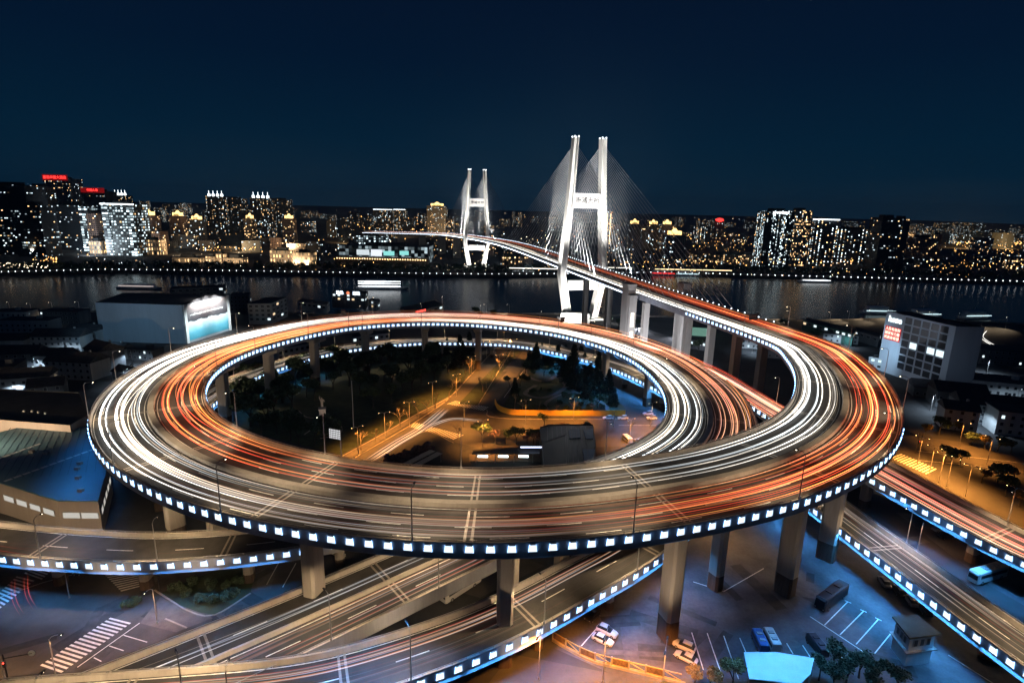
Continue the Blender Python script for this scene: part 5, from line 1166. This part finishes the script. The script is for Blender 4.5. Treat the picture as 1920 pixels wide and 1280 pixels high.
def land(u0, u1, v, Y, dep, key, label, crown=None, rot=0.0, vb=None, extra=None, cat='building'):
    poly, z, c, w = rect(u0, u1, v, Y, dep, rot); r = bld('tower_block' if z > 40 else 'building', label, cat, (c.x, c.y, 0))
    tower_blk('wall', poly, z, WM[key], r)
    cx, cy = sum(p[0] for p in poly)/4, sum(p[1] for p in poly)/4
    wb(MB().box((cx, cy, z + 2.2), (w*.45, dep*.5, 4.4), rot), 'roof_house', ROOFD, r)
    f = poly[0]
    if crown == 'gold':
        mb = MB().box((cx, cy, z + 3.5), (w*.62, dep*.5, 6.0), rot).box((cx, cy, z + 8.5), (w*.3, dep*.3, 5.0), rot, taper=.3); wb(mb, 'crown', GOLD, r)
    elif crown == 'white':
        mb = MB()
        for k in range(4): mb.box((poly[0][0] + (poly[1][0]-poly[0][0])*(k + .5)/4, cy - dep*.3, z + 3), (w*.12, 3, 6)); mb.box((poly[0][0] + (poly[1][0]-poly[0][0])*(k + .5)/4, cy - dep*.3, z + 10), (.7, .7, 8))
        wb(mb, 'crown', WHITEL, r)
    elif crown == 'line':
        wb(MB().box((cx, poly[0][1] - .6, z + .3), (w*1.02, 1.2, 1.6), rot), 'roof_light', WHITEL, r)
    elif crown == 'reddisc':
        wb(MB().ball((cx, poly[0][1] - 1, z + 3), w*.42, 12, 6, .45), 'roof_sign', REDS, r)
    elif crown and crown[0] == 'sign':
        wb(MB().box((cx, poly[0][1] - 1.0, z + 1.5), (w*1.0, 1.0, crown[2]*1.7), rot), 'sign_board', emit('sign_backing', (.55, .01, .01), .35, 'NONE'), r)
        text_mesh(crown[1], crown[2], Vector((cx, poly[0][1] - 1.9, z + 1.5)), crown[3], r, .2, False, Vector((math.cos(rot), math.sin(rot), 0)))
    elif crown and crown[0] == 'text':
        text_mesh(crown[1], crown[2], Vector((cx, poly[0][1] - 1.2, z - crown[2]*.3)), crown[3], r, .2, False, Vector((math.cos(rot), math.sin(rot), 0)))
    if extra: extra(r, poly, z, w, dep, rot)
    return r
def strips(r, poly, z, w, dep, rot):               # two bright glazed stair columns up the front
    for t in (.03, .78):
        a = Vector((*poly[0], 0)).lerp(Vector((*poly[1], 0)), t); b = Vector((*poly[0], 0)).lerp(Vector((*poly[1], 0)), t + .19)
        q = [(a.x, a.y - 1.5), (b.x, b.y - 1.5), (b.x, b.y - .1), (a.x, a.y - .1)]; tower_blk('stair_tower', q, z - 3, WM['strip'], r)
def golds(r, poly, z, w, dep, rot):
    for t in (.45, .78): x = poly[0][0] + (poly[1][0] - poly[0][0])*t; wb(MB().box((x, poly[0][1] - .5, z*.55), (1.6, 1, z*.8)), 'light_strip', GOLDL, r)
    wb(MB().box((poly[0][0] + w*.2, poly[0][1] - .6, z*.80), (w*.4, 1, 4)), 'sign', REDS, r)
L_ = land
L_(-60,44,346,860,40,'rows','huge dark tower at the far left edge of the skyline'); L_(44,78,349,1000,30,'grey','grey slab tower with a pinkish end between two dark towers at the far left'); L_(18,72,384,830,30,'rows','dark ribbed tower in front of the far left skyline')
L_(80,127,334,1500,50,'res','tall dark tower carrying the long red rooftop sign at the left', ('sign', '嘉里金陵大酒店', 8.5, REDS)); L_(128,152,354,1700,40,'rows','dark block between the two red-signed towers on the left')
L_(152,196,358,1350,40,'rows','dark tower with the short red sign, second from the left with red letters', ('sign', '中国人寿', 6.5, REDS)); L_(84,146,384,960,40,'rows','black glass office with broken bright rows below the long red sign'); L_(146,160,388,940,22,'strip','narrow block whose whole edge is a white lit stair column'); L_(160,178,400,930,30,'pink','narrow reddish tower beside the white stair column')
L_(188,250,383,880,34,'office','broad office slab with brilliant white windows and two glazed stair towers', 'line', 0, None, strips); L_(210,235,366,1600,30,'res','dark tower topped by one white light behind the brilliant office slab', 'white')
L_(254,284,404,1050,26,'pink','pale pink tower with a golden roof crown right of the brilliant office slab', 'gold'); L_(316,338,405,1150,24,'pink','pale tower with a golden crown in the left middle of the skyline', 'gold'); L_(352,374,412,1150,24,'grey','grey tower with a golden crown left of the first white-crowned tower', 'gold')
L_(385,417,368,1500,40,'mid','tall twin-topped tower with bright white roof crown, the left of two', 'white'); L_(420,452,372,1700,40,'res','black tower standing right of the first white-crowned tower'); L_(456,471,410,1200,24,'warm','slim orange-lit tower left of the second white-crowned tower', 'gold'); L_(468,504,371,1450,40,'mid','tall twin-topped tower with bright white roof crown, the right of two', 'white'); L_(505,538,374,1700,40,'res','black tower standing right of the second white-crowned tower')
L_(528,548,410,1300,24,'pink','small warm tower with a lit crown left of the bridge road', 'gold'); L_(700,735,393,2100,40,'mid','pale lit-roof estate block, left of a pair above the bridge road', 'line'); L_(738,760,393,2150,40,'mid','pale lit-roof estate block, right of a pair above the bridge road', 'line')
L_(800,836,386,1700,40,'mid','wide tower with a glowing golden roof left of the far bridge tower', 'gold'); L_(836,850,410,1500,30,'warm','orange-lit block beside the golden-roofed tower left of the far bridge tower')
L_(1131,1150,396,1250,30,'warm','tower with vertical golden stripes just right of the near bridge tower', None, 0, None, golds); L_(1152,1164,421,1250,20,'pink','slim pinkish tower right of the gold-striped tower')
L_(1181,1203,420,1300,26,'mid','tower with a golden crown right of the near bridge tower, left of three', 'gold'); L_(1205,1216,424,1320,24,'grey','plain grey tower between two gold-crowned towers'); L_(1217,1238,421,1320,26,'mid','tower with a golden crown right of the near bridge tower, middle of three', 'gold'); L_(1243,1264,421,1340,26,'pink','pinkish tower with a golden crown right of the near bridge tower, right of three', 'gold')
L_(1250,1287,441,960,26,'grey','nearer grey tower with a bright golden roof, close to the far bank', 'gold'); L_(1340,1358,414,2000,30,'res','tower with a round red roof sign in the right middle of the skyline', 'reddisc')
L_(1437,1492,396,930,34,'led','tower whose front glitters with white LED dots under a white rooftop sign', ('text', 'greenland', 6.5, WHITEL)); L_(1492,1524,395,960,34,'ledo','dark tower with an amber glittering patch right of the white LED tower'); L_(1525,1574,412,1000,34,'dots','dark slab with a thin white roof line right of the amber tower', 'line')
L_(1562,1640,430,1050,26,'dots','long dark apartment slab with lit stairwells on the right'); L_(1656,1692,408,960,34,'rows','tall black tower with a few lit rows, standing alone on the right'); L_(1692,1708,410,975,30,'res','dark tower half hidden behind the lone black tower')
L_(1717,1760,446,1150,30,'pink','pinkish white office block with all its front lit at the right', None); L_(1760,1768,440,1170,20,'pink','narrow lift tower beside the pinkish white office block')
for k, (u0, u1, v, Y) in enumerate([(322,372,483,800),(384,402,481,800),(404,415,476,805),(418,455,484,800),(505,548,470,830),(548,586,474,800),(256,300,450,900),(165,188,452,900)]):
    L_(u0, u1, v, Y, 16, 'stone', 'warmly uplit stone building on the far waterfront, %s of eight from the left' % {0: 'third', 1: 'fourth', 2: 'fifth', 3: 'sixth', 4: 'seventh', 5: 'eighth', 6: 'second', 7: 'first'}[k])
for u, v in [(330,496),(350,496),(370,496),(395,496),(410,496),(430,496),(450,496),(515,494),(540,494),(560,494),(580,494),(1720,470),(1740,470),(265,470),(290,470)]:
    q = at(u, v, 2); light('SPOT', q + Vector((0, -14, 0)), 30000, (1, .74, .46), None, q + Vector((0, 12, 22)), .6, 130, .8, 'facade_light')
def glasshall(r, poly, z, w, dep, rot):
    wb(MB().box((poly[0][0] + w/2, poly[0][1] - 8, 4.5), (w*1.02, 16, 9)), 'arcade', mat('dark_arcade', (.08, .07, .06), .8), r)
    mb = MB()
    for k in range(36): mb.box((poly[0][0] + w*(k + .5)/36, poly[0][1] - 16.6, 6.8), (1.3, .8, 1.3))
    tag(wb(mb, 'arcade_lamps', emit('arcade_lamp', (1, .62, .28), 5, 'NONE'), r), kind='stuff')
    for a_, b_, h0, h1, m_ in ((.20, .34, .45, .78, WHITEL), (.36, .48, .40, .80, emit('pale_screen', (.8, .85, .95), 1.2, 'NONE')), (.5, .62, .45, .72, emit('teal_screen', (.3, .85, .8), 1.0, 'NONE')), (.68, .78, .5, .75, emit('teal_screen', (.3, .85, .8), 1.0))):
        wb(MB().box((poly[0][0] + w*(a_ + b_)/2, poly[0][1] - .5, z*(h0 + h1)/2), (w*(b_ - a_), 1, z*(h1 - h0))), 'lit_screen', m_ if m_ is not WHITEL else emit('white_screen', (.8, .9, .95), .9, 'NONE'), r)
WM['teal'] = window_mat('teal_glass', (.02, .10, .10), 5, 5, .55, .0, .9, .9, .9)
L_(635,803,462,870,50,'teal','long teal glass hall with bright screens and a row of warm lamps along its front', None, 0, None, glasshall); L_(667,723,443,960,20,'office','white-lit glazed block standing behind the teal glass hall'); L_(1300,1460,478,980,20,'warm','long low warm-lit terrace near the far bank right of the bridge')
L_(938,960,480,880,14,'warm','small brown-lit block right of the far bridge tower'); L_(964,1000,482,890,14,'warm','row of brown-lit blocks between the bridge towers')
for (u0, u1, v, lab) in ((955, 1060, 502, 'long quay roof with a bright white edge between the bridge towers'), (1130, 1185, 501, 'short quay roof with a bright edge right of the near bridge tower'), (1228, 1372, 504, 'long quay roof with a bright warm edge right of the bridge')):
    a, b = at(u0, v, 6), at(u1, v + (u1 - u0)*.02, 6); r = bld('quay_shed', lab, 'shed', (a.x, a.y, 0)); wb(MB().prism([a[:2], b[:2], (b.x, b.y + 18), (a.x, a.y + 18)], 5.2, 6), 'roof', ROOFD, r)
    wb(MB().bar(a + Vector((0, -.5, -.2)), b + Vector((0, -.5, -.2)), .9), 'edge_light', GOLDL if u0 > 1200 else emit('quay_white', (1, .93, .8), 2.4, 'NONE'), r)
    for k in range(8): q = a.lerp(b, (k + .5)/8); wb(MB().cyl((q.x, q.y + 3, 0), (q.x, q.y + 3, 5.2), .3), 'post', STEEL, r)
# back rows of towers, each its own building
prof_x = [-80, 0, 120, 300, 420, 560, 700, 860, 1000, 1180, 1300, 1440, 1600, 1750, 1960]; prof_v = [352, 358, 364, 373, 380, 384, 386, 390, 394, 397, 400, 404, 408, 411, 416]
rr = random.Random(21)
def row(n, Y0, Y1, dv0, dv1, w0, w1, keys, label, group, name):
    out = []
    for i in range(n):
        u = -70 + 2050*(i + rr.uniform(.1, .9))/n; w = rr.uniform(w0, w1); Y = rr.uniform(Y0, Y1); v = np.interp(u, prof_x, prof_v) + rr.uniform(dv0, dv1)
        poly, z, c, ww = rect(u - w/2, u + w/2, v, Y, rr.uniform(16, 34)*Y/1400, rr.uniform(-.35, .35))
        if z < 6: continue
        k = rr.choice(keys); o = tower_blk(name, poly, z, WM[k])
        if rr.random() < .5 and z > 30:                # a lift house on the roof, in the same mesh
            pass
        out.append((u, o))
    out.sort(key=lambda q: q[0])
    for i, (u, o) in enumerate(out): tag(o, label % nth(i), 'building', group)
row(66, 2600, 4200, 3, 18, 11, 26, ['res', 'mid', 'res', 'rows', 'mid'], 'hazy distant block on the skyline, back row, %s from the left', 'distant towers on the skyline', 'distant_block')
row(58, 1500, 2300, 20, 44, 12, 30, ['res', 'mid', 'res', 'dots', 'warm', 'grey'], 'dark mid-distance block across the river, middle row, %s from the left', 'mid-distance blocks across the river', 'apartment_block')
row(60, 1000, 1250, 58, 82, 18, 44, ['res', 'mid', 'grey', 'rows', 'warm', 'pink'], 'low block behind the far waterfront, front row, %s from the left', 'low blocks behind the far waterfront', 'apartment_block')
# street lights strewn through the far city: nobody could count them
mbs = {k: MB() for k in ('w', 'o', 'c')}
def bank_y(x): return float(np.interp(x, [p.x for p in FARB], [p.y for p in FARB]))
def far_light(u, v, k, s=1.0):
    p = at(u, v, rr.uniform(5, 11)); 
    if p.y < 0 or p.y > 11000: return
    mbs[k].ball(p, s*.00062*p.y*(.35 + .9*rr.random()**2.5), 5, 3)
for _ in range(800):
    u = rr.uniform(-40, 1960); b_ = 506 + .012*u; hz = np.interp(u, prof_x, prof_v) + 38; v = b_ - 6 - (b_ - 6 - hz)*rr.random()**.8
    far_light(u, v, 'o' if rr.random() < .42 else ('w' if rr.random() < .6 else 'c'))
for _ in range(520):
    u = rr.uniform(-40, 1960); far_light(u, 391 + .024*(u - 960) + 9 + 32*rr.random()**1.5, rr.choice('owwc'), .5)
for u0, u1, v0, v1, n_, k, s in ((1535,1600,472,494,46,'o',1.5),(1360,1440,470,500,40,'o',1.2),(1790,1930,450,460,90,'o',1.3),(1790,1930,460,476,40,'o',.9),(640,860,404,432,110,'o',1.1),(1130,1340,488,500,40,'o',1.2),(1740,1920,492,504,40,'o',1.1),(0,90,492,502,70,'w',.9),(380,480,462,470,50,'o',1.0),(60,110,482,492,26,'o',1.5),(960,1050,445,480,50,'w',1.0),(1280,1420,440,470,60,'o',.8)):
    for _ in range(n_): far_light(rr.uniform(u0, u1), rr.uniform(v0, v1) + .0, k, s)
tag(mbs['w'].build('city_lights', emit('city_light_warm', (1, .80, .52), 7, 'NONE')), 'countless warm white street lights strewn through the far city', 'city lights', None, 'stuff')
tag(mbs['o'].build('city_lights', emit('city_light_orange', (1, .50, .14), 7, 'NONE')), 'countless orange street lights strewn through the far city', 'city lights', None, 'stuff')
tag(mbs['c'].build('city_lights', emit('city_light_cool', (.7, .88, 1), 7, 'NONE')), 'countless cool white street lights strewn through the far city', 'city lights', None, 'stuff')
# added fill lights between the blocks, without fixtures, brighten the far facades
for u, vv, e_, c_ in [(60,470,5e5,(1,.8,.55)),(150,470,5e5,(.8,.9,1)),(330,470,5e5,(1,.7,.4)),(440,465,7e5,(1,.65,.32)),(540,462,5e5,(1,.7,.4)),(640,450,9e5,(1,.6,.25)),(740,440,1.2e6,(1,.6,.25)),(840,440,1.0e6,(1,.6,.25)),(960,460,6e5,(1,.8,.6)),(1080,460,6e5,(.9,.9,1)),(1360,475,5e5,(1,.65,.3)),(1740,476,3e5,(1,.85,.7)),(1830,462,2.6e6,(1,.55,.18)),(1900,462,2.6e6,(1,.55,.18))]:
    q = at(u, vv, 9); light('SPOT', q, e_*.5, c_, None, q + Vector((0, 60, 26)), 1.0, 150, .9, name='street_glow')
# lamps of the far promenade, and of the near bank
PL = None
for k in range(150):
    u = -10 + k*12.95; p = at(u, float(np.interp(u, [-300,0,200,480,640,900,1100,1250,1400,1600,1900,2200], [516,510,505,508,511,514,513,510,515,520,527,537])), 3.2)
    if PL is None:
        PL = empty('promenade_lamp'); MB().cyl((0, 0, -3.2), (0, 0, 0), .14, .1, 5).build('post', DARKMETAL, PL); MB().ball((0, 0, .3), .62, 6, 4).build('globe', emit('promenade_globe', (.86, .94, 1), 5.0), PL); o = PL
    else: o = copy_tree(PL)
    o.location = p; kk = (.55 if u < 1000 else 1.0)*rr.uniform(.7, 1.15); o.scale = (kk, kk, 1)
    tag(o, 'small white globe lamp in the long row on the far riverbank promenade', 'lamp', 'globe lamps on the far promenade')
mb = MB(); mbw = MB()
for a, b in zip(FARB[1:-1], FARB[2:]): mb.bar(a + Vector((0, 2, .9)), b + Vector((0, 2, .9)), .5, 1.8)
tag(mb.build('quay_wall', CONC_D), 'low stone quay wall along the far riverbank', 'wall')
mb = MB()
for a, b in zip(NEARB[:-1], NEARB[1:]): mb.bar(a + Vector((0, -1, .7)), b + Vector((0, -1, .7)), .4, 1.4)
tag(mb.build('flood_wall', CONC_D), 'pale flood wall along the near riverbank', 'wall')
nb = []
for u, v in [(20,590),(60,592),(100,590),(150,588),(912,592),(955,592),(1130,596),(1385,602),(1478,604),(1555,606),(1590,604),(1630,602),(1665,600),(1720,604),(1745,606),(1800,608),(1840,612),(1885,616)]:
    nb.append(place(LP, at(u, v), rng.uniform(2.5, 4)))
for i, o in enumerate(nb): tag(o, 'street lamp near the near riverbank, %s from the left' % nth(i), 'street lamp', 'street lamps on the near riverbank')
# trees of the far promenade read as one dark belt
mb = MB(); r2 = random.Random(8)
for _ in range(520):
    u = r2.uniform(-60, 1980); p = at(u, float(np.interp(u, [0,480,900,1250,1900], [503,502,507,504,520])) - r2.uniform(0, 6), 4)
    for k in range(3): leafquads(mb, (p.x + r2.uniform(-4, 4), p.y + r2.uniform(-3, 3), r2.uniform(3, 8)), r2.uniform(2, 4), 16, 1.3, r2)
tag(mb.build('promenade_trees', LEAF), 'dark belt of trees along the far promenade', 'tree belt', None, 'stuff')
# boats
HULL = mat('boat_white', (.55, .58, .62), .5, .1, .4)
def boat(u, v, L, rz, label, lit=(), tiers=2):
    p = at(u, v, WZ); r = tag(empty('tour_boat', (p.x, p.y, WZ), rz), label, 'boat'); w = L*.13
    vs = []
    for z, k in ((-.3, .8), (1.8, 1.0)):
        for x, y in ((-L/2, -w), (L*.25, -w), (L/2*(1 if z > 0 else .9), 0), (L*.25, w), (-L/2, w)): vs.append((x, y*k, z))
    MB().add(vs, [(4, 3, 2, 1, 0), (5, 6, 7, 8, 9)] + [(i, (i+1) % 5, 5 + (i+1) % 5, 5 + i) for i in range(5)]) if False else None
    mb = MB(); mb.add(vs, [(4, 3, 2, 1, 0), (5, 6, 7, 8, 9)] + [(i, (i+1) % 5, 5 + (i+1) % 5, 5 + i) for i in range(5)]); mb.build('hull', HULL, r)
    for k in range(tiers): MB().box((-L*.06 - k*L*.04, 0, 1.85 + 2.5*k + 1.25), (L*(.66 - .14*k), w*1.6, 2.4)).build('cabin', HULL, r)
    MB().cyl((-L*.1, 0, 1.8 + 2.5*tiers), (-L*.1, 0, 5.5 + 2.5*tiers), .12).build('mast', STEEL, r)
    for z, m_ in lit: MB().box((-L*.05, -w*.85, z), (L*.8, .4, .55)).build('light_row', m_, r)
BL = emit('boat_lights', (.92, .97, 1), 4.0)
boat(718, 541, 56, .10, 'tour boat crossing mid-river with two bright rows of lights', ((3.4, BL), (6.2, BL), (8.6, BL)), 3)
boat(985, 512, 38, .0, 'white yacht moored below the quay between the bridge towers', ((3.0, emit('yacht_dim', (.9, .95, 1), .6, 'NONE')),), 2)
boat(1530, 529, 48, .03, 'low dark boat with one white line of light, right of the bridge', ((3.2, BL),), 1)
boat(1245, 516, 40, .0, 'red-lit boat moored at the far bank right of the bridge', ((3.2, REDS),), 2); boat(1290, 517, 40, .0, 'pale-lit boat moored next to the red-lit boat', ((3.2, emit('boat_teal', (.7, .95, 1), 2.0)),), 2)
boat(265, 541, 44, .02, 'dark barge with one thin line of light behind the mural hall', ((3.2, emit('barge_line', (1, .85, .8), .8, 'NONE')),), 1)
for k, (u, v) in enumerate([(1650,588),(1735,594),(1830,597)]): boat(u, v, 34, .1*k, 'white boat moored at the near bank right of the spiral, %s from the left' % nth(k), ((3.2, emit('boat_teal2', (.7, .95, 1), 1.5, 'NONE')),), 2)

# ------------------------------------------------------------------ the damp night air
mb = MB().box((0, 2600, 99), (11000, 6400, 214)); hm = bpy.data.materials.new('haze_air'); hm.use_nodes = True; hn = hm.node_tree.nodes
hn.remove(hn['Principled BSDF']); pv = hn.new('ShaderNodeVolumePrincipled'); pv.inputs['Density'].default_value = .00007; pv.inputs['Color'].default_value = (.45, .72, 1, 1); pv.inputs['Anisotropy'].default_value = .2
hm.node_tree.links.new(pv.outputs[0], hn['Material Output'].inputs['Volume']); tag(mb.build('haze', hm), kind='stuff')
